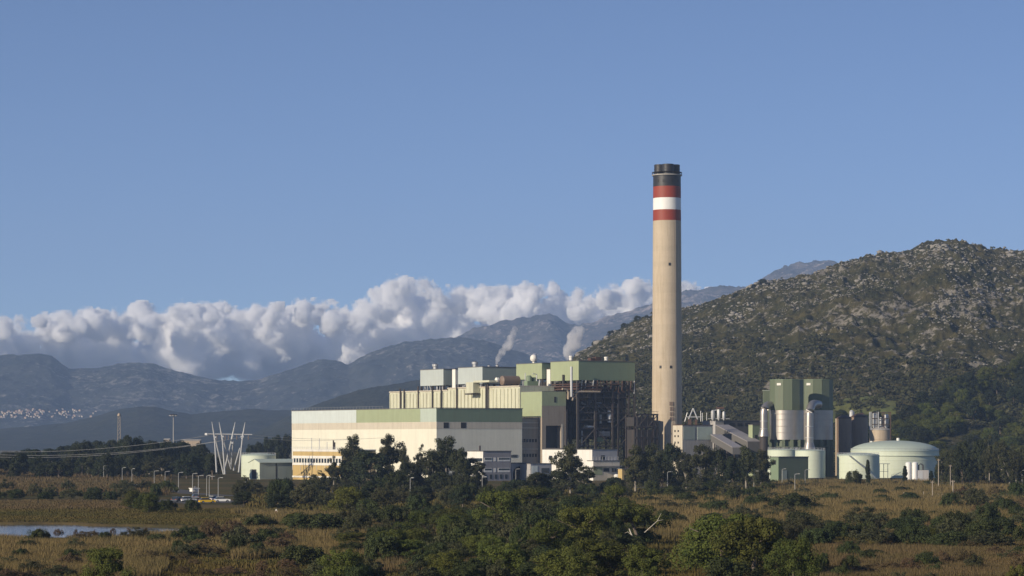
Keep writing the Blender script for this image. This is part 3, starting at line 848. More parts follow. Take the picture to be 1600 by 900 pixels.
# link shafts between the houses
for (p, q0, q1, lb) in ((709, 577, 596, 'white lift shaft between the two pale boiler houses'), (857, 577, 593, 'white lift door panel between the two green boiler houses')):
    y = G.yl(p, 77)
    tt = G.root('lift_shaft', lb, 'lift shaft', 77, y)
    dz = G.z(q0, 77, y)
    MB().box(0, 3.0, -1.5, 1.5, 20, dz).build('shaft', M['white'], tt)
    MB().box(-.2, 3.2, -1.7, 1.7, dz, dz + .35).build('shaft_cap', M['dark_steel'], tt)

def roof_thing(kind, label, cat, px, x, bz, build):
    y = G.yl(px, x)
    tt = G.root(kind, label, cat, x, y, bz)
    build(tt)
    return tt
def vent_cap(tt, r=1.5, h=2.6):
    MB().lathe([(r * .75, 0), (r * .75, h * .55), (r, h * .6), (r, h)], 16).build('vent_body', M['pale_steel'], tt, True)
    MB().lathe([(r * .55, h), (r * .55, h + .25)], 12).build('vent_top', M['dark_steel'], tt)
    for a in range(4):
        MB().tube([(r * 1.05 * math.cos(a * 1.57 + .4), r * 1.05 * math.sin(a * 1.57 + .4), 0), (r * 1.05 * math.cos(a * 1.57 + .4), r * 1.05 * math.sin(a * 1.57 + .4), h)], .07, 5).build('strut', M['dark_steel'], tt)
z1, z2, z3, z4 = G.z(576, xB, 120), G.z(572.5, xB, 83), G.z(566.5, xB, 30), G.z(563, xB, 0)
roof_thing('roof_vent', 'white round vent on the roof of the leftmost pale boiler house', 'vent', 680, 80, z1, vent_cap)
roof_thing('roof_vent', 'white round vent on the roof of the second pale boiler house', 'vent', 742, 80, z2, vent_cap)
roof_thing('roof_vent', 'small low vent left on the darker right part of the second pale boiler house', 'vent', 764, 90, z2, lambda tt: vent_cap(tt, .7, 1.1))
roof_thing('roof_vent', 'small steaming vent at the foot of the thin steam plume', 'vent', 777, 92, z2, lambda tt: vent_cap(tt, .8, 1.3))
def dome(tt):
    MB().lathe([(.6, 0), (.6, .8), (1.2, 1.0), (1.62, 1.7), (1.75, 2.4), (1.6, 3.1), (1.1, 3.8), (.4, 4.15)], 20).build('dome', M['white'], tt, True)
    MB().tube([(1.5, 0, 0), (1.5, 0, 4.5)], .08, 5).build('pole', M['dark_steel'], tt)
roof_thing('radome', 'white ball shaped dome on the green boiler house roof', 'dome', 834, 78, z3, dome)
def stub(tt):
    MB().lathe([(.8, 0), (.8, 1.6), (.95, 1.7), (.95, 2.3), (.7, 2.4)], 16).build('vent_body', M['white'], tt, True)
    MB().lathe([(1.1, 0), (1.1, .3)], 16).build('vent_foot', M['dark_steel'], tt)
roof_thing('roof_vent', 'tall slim white vent near the right end of the nearest green boiler house roof', 'vent', 947, 100, z4, stub)
roof_thing('roof_vent', 'short white vent above the corner of the nearest green boiler house', 'vent', 892, 78, z4, stub)
def redm(tt):
    MB().box(-2.6, -.4, -1.2, 1.2, .3, 1.7).box(.2, 3.2, -1.4, 1.4, .3, 2.2).build('housing', M['rust'], tt)
    MB().tube([(-2, 0, 1.7), (-1.6, 0, 2.6), (.4, 0, 2.5)], .25).build('pipe', M['dark_steel'], tt, True)
    MB().box(-3, 3.6, -1.5, 1.5, 0, .3).build('base_frame', M['dark_steel'], tt)
roof_thing('roof_machinery', 'rusty red machinery on the nearest green boiler house roof', 'machinery', 928, 92, z4, redm)

# nearest boiler's open steelwork
t = t4; off = of4
zbt = G.z(594, xB, 0); ye = G.yl(860.5, xB)
for p in (884.5, 902.5, 930, 957, 965.5, 982, 991):
    x = G.xr(p, -.2)
    wd = .42 if p not in (902.5, 930) else .55
    MB(off).box(x - wd, x + wd, -.65, .2, -.4, zbt if p > 890 else G.z(640, x, 0)).build('column', M['frame_steel'], t)
for x in (75.5, 85, 95, 105.2):
    for y in (8, 16, ye - .4):
        MB(off).box(x - .4, x + .4, y - .4, y + .4, -.4, zbt).build('column', M['dark_steel'], t)
for q in (606, 612, 621, 636, 645, 656, 669, 682, 697):
    z = G.z(q, 90, 0)
    MB(off).box(75, 105.6, -.3, .1, z - .3, z + .3).build('beam', M['frame_steel'], t)
    MB(off).box(75, 105.4, .3, 5.5, z - .36, z - .26).build('platform', M['dark_steel'], t)
    hr = MB(off).tube([(75, -.35, z + 1.2), (105.4, -.35, z + 1.2)], .06, 4)
    for x in np.arange(75, 105, 2.2): hr.tube([(x, -.35, z), (x, -.35, z + 1.2)], .05, 4)
    hr.build('hand_rail', M['dark_steel'], t)
for q in (606, 621, 645, 669):
    z = G.z(q, 75, 10)
    MB(off).box(74.9, 75.5, 0.3, ye, z - .3, z + .3).build('beam', M['rust'] if q < 622 else M['dark_steel'], t)
MB(off).box(78, 104, 6, ye - 1, 24, zbt - 3).build('boiler_body', M['boiler'], t)  # near-black body paints the shaded interior
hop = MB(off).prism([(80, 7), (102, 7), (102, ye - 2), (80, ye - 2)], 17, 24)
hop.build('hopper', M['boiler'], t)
bd = MB(off)
for (a, b, q0, q1) in ((902, 930, 700, 669), (930, 957, 669, 700), (957, 982, 669, 645), (982, 991, 645, 669), (930, 957, 621, 645), (902, 930, 645, 621), (965, 991, 700, 669)):
    bd.tube([(G.xr(a), -.4, G.z(q0, 90, 0)), (G.xr(b), -.4, G.z(q1, 90, 0))], .22, 6)
bd.build('cross_brace', M['frame_steel'], t)
# header pipes just below the house: rusty and pale runs with bends
for k in range(15):
    x = 75.5 + k * 2.05 + R.uniform(-.5, .5)
    zz = zbt - R.uniform(3.2, 5.5)
    mt = M['rust'] if R.random() < .55 else M['pale_steel']
    MB(off).tube([(x, -1.0 - R.random(), zbt), (x, -1.0, zz), (x + R.uniform(-1.5, 1.5), -.9, zz - .8)], R.uniform(.14, .38), 7).build('hanger_pipe', mt, t, True)
for q, r in ((600.5, .3), (604, .42), (608.5, .34)):
    z = G.z(q, 88, 0)
    MB(off).tube([(74.0, ye - 3, z), (74.0, -.9, z), (76, -1.3, z), (G.xr(938) if q > 602 else 97, -1.3, z)], r, 8).build('header_pipe', M['rust'], t, True)
x = G.xr(892.5, -2)
MB(off).tube([(x, -2.2, zbt + 6), (x, -2.2, G.z(620, x, 0))], .55, 12).build('riser_pipe', M['pale_steel'], t, True)
x2 = G.xr(896, -2)
MB(off).tube([(G.xr(934), -1.9, G.z(612, x, 0)), (x2 + 3, -1.9, G.z(612, x, 0)), (x2 + 1, -1.9, G.z(614, x, 0)), (x2, -1.9, G.z(620, x, 0)), (x2 - .6, -1.9, G.z(626, x, 0))], .5, 12).build('bent_pipe', M['tan'], t, True)
x2 = G.xr(886, -2)
MB(off).tube([(x2 - 2.5, -1.9, G.z(608, x, 0)), (x2, -1.9, G.z(609, x, 0)), (x2 + .8, -1.9, G.z(613, x, 0)), (x2 + .7, -1.9, G.z(624, x, 0))], .45, 12).build('bent_pipe', M['tan'], t, True)
x2 = G.xr(878, -2)
MB(off).tube([(74.0, ye * .5, G.z(604, 74, 6)), (74.0, ye * .5, G.z(585, 74, 6))], .5, 10).build('stub_pipe', M['dark_steel'], t, True)
for (p, q0, q1, r, mk) in ((909, 673, 697, .3, 'pale_steel'), (929, 620, 695, .35, 'tan'), (944, 600, 640, .3, 'dark_steel'), (958, 670, 692, .3, 'pale_steel'), (952, 640, 660, 1.0, 'pale_steel'), (938, 648, 662, .7, 'conc_grey'), (971, 640, 694, .5, 'boiler'), (920, 612, 636, .8, 'boiler'), (976, 606, 640, .7, 'boiler')):
    x = G.xr(p, 1)
    MB(off).tube([(x, .9, G.z(q1, x, 1)), (x, .9, G.z(q0, x, 1))], r, 10).build('standing_pipe', M[mk], t, True)
for (p, q0, q1, w_, mk) in ((922, 665, 670, 11, 'white'), (944, 674, 681, 16, 'conc_grey'), (937, 683, 690, 9, 'green2'), (957, 652, 658, 6, 'brown_vessel')):
    x = G.xr(p - w_ / 2, 1); x1 = G.xr(p + w_ / 2, 1)
    MB(off).box(x, x1, .4, 3, G.z(q1, x, 1), G.z(q0, x, 1)).build('machine_housing', M[mk], t)
for k in range(34):
    p = R.uniform(903, 988); q = R.uniform(625, 690); x = G.xr(p, 2)
    MB(off).tube([(x, 2 + R.random(), G.z(q, x, 1)), (x + R.uniform(-4, 4), 2.2, G.z(q, x, 1) + R.uniform(-.5, .5)), (x + R.uniform(-4, 4), 2.4, G.z(q + R.uniform(-18, 18), x, 1))], R.uniform(.15, .45), 7).build('duct_run', M[R.choice(['conc_grey', 'boiler', 'rust', 'frame_steel', 'frame_steel', 'pale_steel'])], t, True)

# lower steel frame carrying the flue duct to the chimney
YD = -15.0
t = G.root('duct_support', 'dark steel frame carrying the flue duct from the boilers to the chimney', 'steel frame', 106.5, YD)
o5 = (106.5, YD, 0)
za, zb_ = G.z(648, 112, YD), G.z(668, 112, YD)
for p in (996, 1003, 1012, 1021, 1027):
    x = G.xr(p, YD)
    for y in (YD, YD + 9):
        MB(o5).box(x - .3, x + .3, y - .3, y + .3, -.4, za).build('column', M['dark_steel'] if p < 1020 else M['dark_steel'], t)
x1 = G.xr(1028, YD); xq = G.xr(993, YD)
for z in (za, zb_, G.z(684, 112, YD)):
    MB(o5).box(xq, x1, YD - .4, YD + .2, z - .35, z + .35).build('beam', M['dark_steel'], t)
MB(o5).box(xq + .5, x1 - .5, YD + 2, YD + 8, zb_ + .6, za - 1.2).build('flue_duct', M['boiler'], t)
MB(o5).box(xq + .8, x1 - 1, YD + 2, YD + 8, 1, zb_ - 1).build('dark_infill', M['boiler'], t)  # added dark block, fills the frame where the lattice looks dark
cb = MB(o5)
for a, b in ((996, 1012), (1012, 1027), (1027, 1012)):
    cb.tube([(G.xr(a, YD), YD - .2, zb_), (G.xr(b, YD), YD - .2, za)], .2, 6)
cb.build('cross_brace', M['frame_steel'], t)
hr = MB(o5).tube([(xq, YD - .3, za + 1.4), (x1, YD - .3, za + 1.4)], .07, 4)
for x in np.arange(xq, x1, 2): hr.tube([(x, YD - .3, za), (x, YD - .3, za + 1.4)], .06, 4)
hr.build('hand_rail', M['dark_steel'], t)

# --- the chimney
YCH = 1286
sc = YCH / F
def chz(py): return zat(py, YCH)
xc = xat(1042.2, YCH)
t = empty('chimney', 'very tall beige concrete chimney with red, white and black bands at its top', 'chimney', (xc, YCH, 0))
rt, rb_ = 21.6 * sc, 24.0 * sc
def rad(py): return rt + (rb_ - rt) * (py - 275) / (740 - 275)
def ring(q0, q1, name, mat, pr=0.0):
    return MB().lathe([(rad(q1) + pr, chz(q1)), (rad(q0) + pr, chz(q0))], 64).build(name, mat, t, True)
shf = MB().lathe([(rad(748), -.5), (rad(700), chz(700)), (rad(600), chz(600)), (rad(450), chz(450)), (rad(345.4), chz(345.4))], 64)
shf.build('shaft', M['concrete'], t, True)
ring(328.5, 345.4, 'red_band', M['red']); ring(310, 328.5, 'white_band', M['white_band']); ring(292, 310, 'red_band', M['red']); ring(275, 292, 'black_band', M['black'])
MB().lathe([(rad(275) + .1, chz(275)), (rad(275) + .6, chz(274.9)), (rad(275) + .6, chz(273.4)), (rad(275) + .1, chz(273.3))], 64).build('platform', M['conc_grey'], t)
rl = MB()
for k in range(40):
    a = 2 * math.pi * k / 40; r = rad(275) + .5
    rl.tube([(r * math.cos(a), r * math.sin(a), chz(273.3)), (r * math.cos(a), r * math.sin(a), chz(269.5))], .05, 4)
rl.lathe([(rad(275) + .45, chz(269.6)), (rad(275) + .55, chz(269.4))], 48)
rl.build('hand_rail', M['dark_steel'], t)
for k in range(4):
    a = math.radians(-90 + 90 * k + 4)
    c = (3.15 * math.cos(a), 3.15 * math.sin(a))
    fl = MB().lathe([(2.75, chz(274)), (2.75, chz(257.6)), (2.45, chz(257.4)), (2.45, chz(259.5))], 28, c).build('flue', M['black'], t, True)
    for s in range(3): MB().lathe([(2.83, chz(270 - 5 * s)), (2.83, chz(269.4 - 5 * s))], 28, c).build('flue_ring', M['dark_steel'], fl, True)
for (p, q) in ((1045, 414), (1031, 574), (1047, 574), (1027, 284), (1036, 284), (1049, 284), (1058, 284)):
    dx = (p - 1042.2) * sc; r = rad(q)
    yy = -math.sqrt(max(r * r - dx * dx, .1))
    a = math.atan2(yy, dx)
    ob = MB().box(-.05, .12, -.5, .5, -.65, .65).build('opening', M['void_black'], t)  # black slab painted as the dark inside of an opening
    ob.location = (dx, yy, chz(q)); ob.rotation_euler = (0, 0, a)
ld = MB()
a = math.radians(-62); r = rad(450) + .5
for s in (-.35, .35): ld.tube([((rad(735) + .4) * math.cos(a) + s, (rad(735) + .4) * math.sin(a), 2), ((rad(345) + .4) * math.cos(a) + s, (rad(345) + .4) * math.sin(a), chz(345))], .05, 4)
ld.build('ladder', M['concrete'], t)
stn = MB()
for (q0, q1, dx) in ((628, 634, 4.5), (636, 642, 5), (644, 650, 5), (652, 657, 5.2)):
    r = rad(q0)
    for s in (-.55, .3):
        x_ = dx * sc + s * 1.1; stn.box(x_, x_ + .7, -math.sqrt(r * r - x_ * x_) - .12, -math.sqrt(r * r - x_ * x_) + .6, chz(q1), chz(q0))
stn.build('stain_slabs', M['brown_vessel'], t)  # brown slabs drawn for the dark stain low on the shaft

# ------------------------------------------------------------------ smaller buildings in front of the station
def block(fr_px, Y, pl, pr, ptop, name, label, mat, roofm='roof', mat_l=None, depth=None, lmin=3.0):
    """box building: corner column, left and right edge columns, top row; returns frame, root, sizes"""
    fr = Frame(fr_px, Y)
    a = fr.yl(pl); b = fr.xr(pr); h = fr.z(ptop, 0, 0)
    a = max(a, lmin); b = max(b, lmin)
    t = fr.root(name, label, 'building', 0, 0)
    MB().box(0, b, 0, a, -.4, h).build('wall', mat, t)
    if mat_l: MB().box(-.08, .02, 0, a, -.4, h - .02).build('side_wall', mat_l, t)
    MB().box(-.2, b + .2, -.2, a + .2, h, h + .3).build('roof', M[roofm], t)
    return fr, t, a, b, h

# yellow office block left of the trees
fr = Frame(534, 1150); a = fr.yl(457.5); b = 16
t = fr.root('office_block', 'ochre yellow office block with white floor bands and strip windows below the turbine hall', 'building', 0, 0)
hz = lambda q: fr.z(q, 0, a / 2)
MB().box(0, b, 0, a, -.4, hz(703.5)).build('wall', M['ochre'], t)
MB().box(-.25, b + .1, -.25, a + .2, hz(703.5), hz(702.2)).build('roof', M['white'], t)
for q0, q1 in ((702.4, 705.5), (712.2, 716), (723.4, 727)):
    MB().box(-.16, .02, -.1, a + .1, hz(q1), hz(q0) - .02).build('floor_band', M['white'], t)
MB().box(-.07, .02, 0, a, hz(723.4), hz(716)).build('window_strip', M['white'], t)
for k in range(17):
    y0 = .8 + k * (a - 1) / 17
    MB().box(-.14, .02, y0, y0 + (a / 17) * .66, hz(723), hz(716.4)).build('window', M['glass'], t)
for k in range(7):
    y0 = k * a / 6
    MB().box(-.2, .02, y0 - .13, y0 + .13, 4, hz(727)).build('pier', M['beige'], t)
MB().box(-.3, .02, -.1, a + .1, hz(746.5), hz(744)).build('plinth', M['white'], t)
gr = MB()
for y in np.linspace(0, a, 22): gr.tube([(.1, y, hz(702)), (.1, y, hz(698.6))], .04, 4)
gr.tube([(.1, 0, hz(698.6)), (.1, a, hz(698.6))], .05, 4); gr.tube([(.1, 0, hz(700.2)), (.1, a, hz(700.2))], .04, 4)
gr.build('guard_rail', M['pale_steel'], t)
for p, q in ((487, 684), (499, 685), (511, 690), (521, 688), (523, 691)):
    y = fr.yl(p, 4)
    MB().tube([(4, y, hz(703)), (4, y, hz(q))], .12 if p < 520 else .3, 6).build('roof_mast', M['dark_steel'] if p > 520 else M['pale_steel'], t)

# mauve grey office
fr, t, a, b, h = block(755, 1140, 730, 798.5, 705.5, 'office_block', 'mauve grey three storey office with white window bands in front of the turbine hall', M['mauve'], mat_l=M['white'])
for q0, q1 in ((715, 721), (731.5, 738)):
    for p0, p1 in ((756.5, 769), (771.5, 775), (778, 797)):
        x0, x1 = fr.xr(p0), fr.xr(p1)
        ws = MB().box(x0, x1, -.08, .02, fr.z(q1, 0, 0), fr.z(q0, 0, 0)).build('window_band', M['white'], t)
        if p1 - p0 > 5:
            MB().box(x0 + .3, x1 - .3, -.12, -.03, fr.z(q0 + 3.3, 0, 0), fr.z(q0 + .7, 0, 0)).build('window', M['glass'], ws)
MB().box(-.14, .02, .5, a - .5, fr.z(721, 0, 0), fr.z(716, 0, 0)).build('window', M['glass'], t)
y = a * .6
MB().tube([(3, y, h), (3, y, h + 2.4)], .35, 8).build('roof_vent', M['dark_steel'], t)
for k in range(5):
    x0 = fr.xr(757 + k * 8)
    MB().box(x0, x0 + 1.1, -.1, .02, .8, 2.6).build('window', M['glass'], t)

# dark arched loading hall and grey shed
fr, t, a, b, h = block(799.5, 1155, 790, 828, 724, 'loading_hall', 'grey loading hall with wide black arched opening right of the mauve office', M['grey'])
pts = [(.6, 0)] + [(b / 2 + (b / 2 - .6) * math.cos(math.pi - math.pi * k / 14), (h - 1.0) * (.45 + .55 * math.sin(math.pi * k / 14))) for k in range(15)] + [(b - .6, 0)]
vo = MB(); n_ = len(pts)
vo.add([(x, -.10, z) for x, z in pts] + [(x, -.02, z) for x, z in pts], [tuple(range(n_)), tuple(range(n_, 2 * n_))[::-1]] + [(i, n_ + i, n_ + (i + 1) % n_, (i + 1) % n_) for i in range(n_)])
vo.build('opening', M['void_black'], t)  # flat black sheet stands for the shaded inside of the archway
fr, t, a, b, h = block(829, 1150, 826, 862, 725, 'workshop', 'low grey workshop with lighter door panel right of the black archway', M['grey'], lmin=8)
MB().box(.6, 3.4, -.1, .02, 0, h - .8).build('door', M['pale_blue'], t)
MB().box(fr.xr(846), fr.xr(858), -.09, .02, h * .45, h * .75).build('window', M['glass'], t)

# white workshop range below the boiler
fr, t, a, b, h = block(925.5, 1165, 847.5, 964.5, 702.8, 'workshop', 'long white flat roofed workshop under the boiler steelwork', M['grey'], mat_l=M['white'])
w_ = MB(); on_right(w_, fr, 0, 939, 945, 711.5, 718, .1); w_.build('window', M['void_black'], t)
for p in (858, 866, 900):
    w_ = MB(); on_left(w_, fr, 0, p + 5, p, 712, 718, .14); w_.build('window', M['void_black'], t)
rl = MB().tube([(0, -.6, fr.z(713.5, 0, 0)), (b, -.6, fr.z(713.5, 0, 0))], .05, 4)
for x in np.linspace(0, b, 9): rl.tube([(x, -.6, fr.z(719.5, 0, 0)), (x, -.6, fr.z(713.5, 0, 0))], .05, 4)
rl.build('guard_rail', M['pale_steel'], t)
MB().box(-.2, b + .1, -.9, -.02, fr.z(721, 0, 0), fr.z(719.6, 0, 0)).build('gallery', M['conc_grey'], t)
fr, t, a, b, h = block(927, 1150, 918, 968.5, 720.5, 'workshop', 'beige two storey workshop with green wall panel, below the white range', M['beige'], mat_l=M['white'])
w_ = MB(); on_right(w_, fr, 0, 928.5, 941, 730, 742, .08); w_.build('green_panel', M['green'], t)
for p0, p1 in ((943, 952), (956, 959), (960, 963), (964, 967)):
    w_ = MB(); on_right(w_, fr, 0, p0, p1, 731.5, 737, .1); w_.build('window', M['glass'], t)
MB().lathe([(1.3, 0), (1.3, 2.2), (.9, 2.6)], 14, (fr.xr(959), -2.4)).build('water_drum', M['white'], t, True)
MB().box(-.5, b + .4, -1.2, -.1, fr.z(729, 0, 0), fr.z(728, 0, 0)).build('canopy', M['conc_grey'], t)
fr, t, a, b, h = block(972, 1145, 968, 996, 733, 'workshop', 'low ochre shed at the right end of the workshops, half behind trees', M['ochre'])
MB().box(1, 2.6, -.1, .02, 0, 2.3).build('door', M['void_black'], t)
w_ = MB(); on_right(w_, fr, 0, 982, 990, 738, 742, .1); w_.build('window', M['glass'], t)

# filter house and coal plant right of the chimney
fr, t, a, b, h = block(1066.5, 1255, 1051.5, 1113.5, 664.5, 'filter_house', 'grey filter house with two ribbed panels and rusty roof edge right of the chimney', M['conc_grey'], 'rust', M['beige'])
for p0, p1 in ((1068, 1086), (1089.5, 1112)):
    w_ = MB(); on_right(w_, fr, 0, p0, p1, 667, 687, .12); w_.build('ribbed_panel', M['pale_green'] if p0 > 1080 else M['shed'], t)
for p in (1054, 1059):
    for q in (672, 680, 690):
        w_ = MB(); on_left(w_, fr, 0, p + 2, p, q, q + 3, .12); w_.build('window', M['void_black'], t)
fr, t, a, b, h = block(1118, 1290, 1098, 1131, 657.5, 'transfer_house', 'plain grey transfer house behind the filter house', M['conc_grey'], mat_l=M['grey'])
MB().box(1, 2.5, -.1, .02, h - 5, h - 3.4).build('window', M['void_black'], t)
fr, t, a, b, h = block(1131.5, 1300, 1129, 1187, 657.5, 'coal_shed', 'low dark flat roofed coal shed between the chimney and the scrubber towers', M['roof'], lmin=14)
for p in (1140, 1152, 1164):
    w_ = MB(); on_right(w_, fr, 0, p, p + 8, 661, 666, .1); w_.build('window', M['void_black'], t)
fr, t, a, b, h = block(1176, 1265, 1172, 1192, 664, 'switch_room', 'small green sheeted room left of the scrubber tower', M['green2'], mat_l=M['green'])  # right wall: the left wall's green, darkened as if in shade
MB().box(1.2, 2.6, -.1, .02, h - 7, h - 4.5).build('window', M['void_black'], t)
# sloping conveyor galleries
def gallery(pa, pb, Y, w, hgt, label):
    A, B = pt(*pa, Y), pt(*pb, Y - 25)
    d = (B - A); u = d.normalized(); s = Vector((u.y, -u.x, 0)).normalized()
    t = empty('conveyor_gallery', label, 'conveyor', A)
    def beam(name, mat, w0, w1, h0, h1):
        vs = []
        for P in (Vector((0, 0, 0)), d):
            for (a_, b_) in ((w0, h0), (w1, h0), (w1, h1), (w0, h1)): vs.append(P + s * a_ + Vector((0, 0, b_)))
        MB().add(vs, [(0, 1, 2, 3), (7, 6, 5, 4), (0, 4, 5, 1), (1, 5, 6, 2), (2, 6, 7, 3), (3, 7, 4, 0)]).build(name, mat, t)
    beam('gallery_wall', M['roof'], -w, w, 0, hgt); beam('gallery_roof', M['mauve'], -w - .3, w + .3, hgt + .02, hgt + .35)
    for f in (.12, .4, .7):
        P = d * f
        for sd in (-w * .8, w * .8):
            q = P + s * sd
            MB().tube([(q.x, q.y, -A.z), (q.x, q.y, q.z)], .35, 6).build('leg', M['dark_steel'], t)
gallery((1128, 680), (1178, 706), 1285, 3.2, 4.5, 'long grey conveyor gallery sloping down to the right from the coal shed')
gallery((1118, 690), (1152, 710), 1262, 2.2, 3.0, 'shorter grey conveyor gallery sloping down in front of the longer one')
# A-frame and vessels on roofs
P = pt(1083, 655, 1262)
t = empty('roof_gantry', 'pale triangular steel A frame standing on the filter house roof', 'steel frame', P)
s_ = 1262 / F
k1 = [(-7 * s_, 0, 0), (0, 0, 17 * s_), (7 * s_, 0, 0)]
MB().tube([k1[0], k1[1]], .28, 7).build('leg', M['pale_steel'], t); MB().tube([k1[1], k1[2]], .28, 7).build('leg', M['pale_steel'], t)
MB().tube([(-12 * s_, 0, 1.0), (13 * s_, 0, 1.0)], .22, 6).build('beam', M['pale_steel'], t)
MB().tube([(-13 * s_, 0, -1), (-9 * s_, 0, 3)], .18, 6).tube([(12 * s_, 0, -1), (12 * s_, 0, 13 * s_)], .18, 6).tube([(14.5 * s_, 0, -1), (14.5 * s_, 0, 10 * s_)], .15, 6).build('post', M['pale_steel'], t)
MB().box(-8 * s_, -3 * s_, -1, 1, -10 * s_, 0).box(3 * s_, 6 * s_, -1, 1, -10 * s_, 0).build('support', M['rust'], t)
P = pt(1123, 657, 1290)
t = empty('dust_collector', 'cluster of slim steel vessels and pipes on the transfer house roof', 'machinery', P)
for dx, hh, r in ((-3, 17, .9), (0, 20, .8), (2.6, 15, .7)):
    MB().lathe([(r * .4, 0), (r, 1.2), (r, hh * .28 - .6), (r * .5, hh * .28)], 14, (dx * .9, 0)).build('vessel', M['pale_steel'], t, True)
MB().tube([(-5, 0, .8), (5, 0, .8)], .15, 6).tube([(-3, 0, 4.6), (3, 0, 5.2)], .22, 6).tube([(-5.5, .4, 0), (-5.5, .4, 3.6)], .15, 6).build('pipe', M['pale_steel'], t)
MB().box(-1.2, 2.4, -1, 1, 5.3, 6.2).build('motor', M['rust'], t)

# --- scrubber towers
def scrubber(px, Y, q, label):
    s = Y / F; c = pt(px, HOR, Y); r = 27 * s
    z = lambda p: zat(p, Y)
    t = empty('scrubber_tower', label, 'tower', (c.x, Y, 0), 0, 'two scrubber towers')
    oc = [(r * 1.0 * math.cos(math.radians(-107 + 30 * k)), r * 1.0 * math.sin(math.radians(-107 + 30 * k))) for k in range(12)]
    MB().prism(oc, z(641), z(594)).build('sheeted_head', M['green3'], t)
    MB().prism([(x * 1.015, y * 1.015) for x, y in oc], z(594), z(593.2)).build('roof', M['green2'], t)
    MB().lathe([(r * .985, z(687)), (r * .985, z(641.2))], 56).build('steel_shell', M['steel'], t, True)
    for q_ in (647, 656, 666, 676):
        MB().lathe([(r * .99, z(q_ + .4)), (r * .996, z(q_)), (r * .99, z(q_ - .4))], 56).build('shell_seam', M['steel'], t, True)
    for k in range(12):
        x, y = oc[k]; MB().box(x * .93 - .7, x * .93 + .7, y * .93 - .7, y * .93 + .7, -.3, z(687)).build('leg', M['green3'], t)
    MB().lathe([(r * .8, -.3), (r * .8, z(687.2))], 32).build('base_shell', M['green3'], t)
    MB().lathe([(r * .99, z(699)), (r * 1.02, z(698)), (r * .99, z(697.4))], 40).build('ring_beam', M['green3'], t)
    a = math.radians(-100)
    w_ = MB().box(-1.0, 1.0, -.25, .25, z(602.5), z(599)).build('vent', M['white'], t)
    ap = r * .96
    aw = math.radians(-122); w_.location = (ap * math.cos(aw), ap * math.sin(aw), 0); w_.rotation_euler = (0, 0, aw + math.pi / 2)
    return t, c, r, z
tA, cA, rA, zA = scrubber(1229, 1262, 0, 'green and steel scrubber tower, the nearer left one of the pair')
tB, cB, rB, zB = scrubber(1275, 1288, 0, 'green and steel scrubber tower partly behind the other, on the right')
t = empty('service_tower', 'dark green service tower squeezed between the two scrubber towers', 'tower', (xat(1253, 1290), 1290, 0))
MB().box(-4.2, 4.2, -3, 5, -.3, zat(597.5, 1290)).build('wall', M['green3'], t)
MB().box(-4.4, 4.4, -3.2, 5.2, zat(597.5, 1290), zat(596.5, 1290)).build('roof', M['green2'], t)
t = empty('service_tower', 'slim green service shaft at the left of the scrubber towers', 'tower', (xat(1198, 1278), 1278, 0))
MB().box(-1.6, 2.5, -2, 2, -.3, zat(610.5, 1278)).build('wall', M['green3'], t)
MB().box(-1.8, 2.7, -2.2, 2.2, zat(610.5, 1278), zat(609.8, 1278)).build('roof', M['pale_green'], t)
def duct(pts, Y, r, label, foot):
    A = pt(pts[-1][0], HOR, Y)
    t = empty('flue_duct', label, 'duct', (A.x, Y, 0), 0, 'polished steel flue ducts')
    vs = []
    for i, (px, py, dy) in enumerate(pts): v = pt(px, py, Y + dy); vs.append(v - Vector((A.x, Y, 0)))
    # smooth the bend
    out = [vs[0]]
    for i in range(1, len(vs) - 1):
        for k in range(9):
            u = k / 8; p0 = (vs[i - 1] + vs[i]) / 2 if i > 1 else vs[i - 1].lerp(vs[i], .3); p2 = (vs[i] + vs[i + 1]) / 2 if i < len(vs) - 2 else vs[i].lerp(vs[i + 1], .3)
            out.append(p0 * (1 - u) ** 2 + vs[i] * 2 * u * (1 - u) + p2 * u * u)
    out.append(vs[-1])
    MB().tube(out, r, 24).build('duct_pipe', M['steel'], t, True)
    z = vs[-1].z
    MB().tube([(vs[-1].x, vs[-1].y, z + 3), (vs[-1].x, vs[-1].y, z)], [r * 1.02, r * 1.5], 24).build('flared_foot', M['steel'], t, True)
    MB().tube([(vs[-1].x, vs[-1].y, z), (vs[-1].x, vs[-1].y, -.3)], r * 1.1, 16).build('plinth', M['dark_steel'], t, True)
    for f in (.35, .7):
        zz = z + (out[-2].z - z) * f
        MB().lathe([(r * 1.03, zz - .15), (r * 1.06, zz), (r * 1.03, zz + .15)], 24, (vs[-1].x, vs[-1].y)).build('flange', M['pale_steel'], t, True)
duct([(1206, 633, 6), (1193.5, 633, 0), (1193.5, 682, 0)], 1254, 6.0 * 1254 / F, 'polished steel flue duct with elbow at the left of the scrubber towers', False)
duct([(1279, 632, 12), (1265, 629, 0), (1264.5, 702, 0)], 1250, 6.4 * 1250 / F, 'polished steel flue duct bending down between the scrubber towers', True)

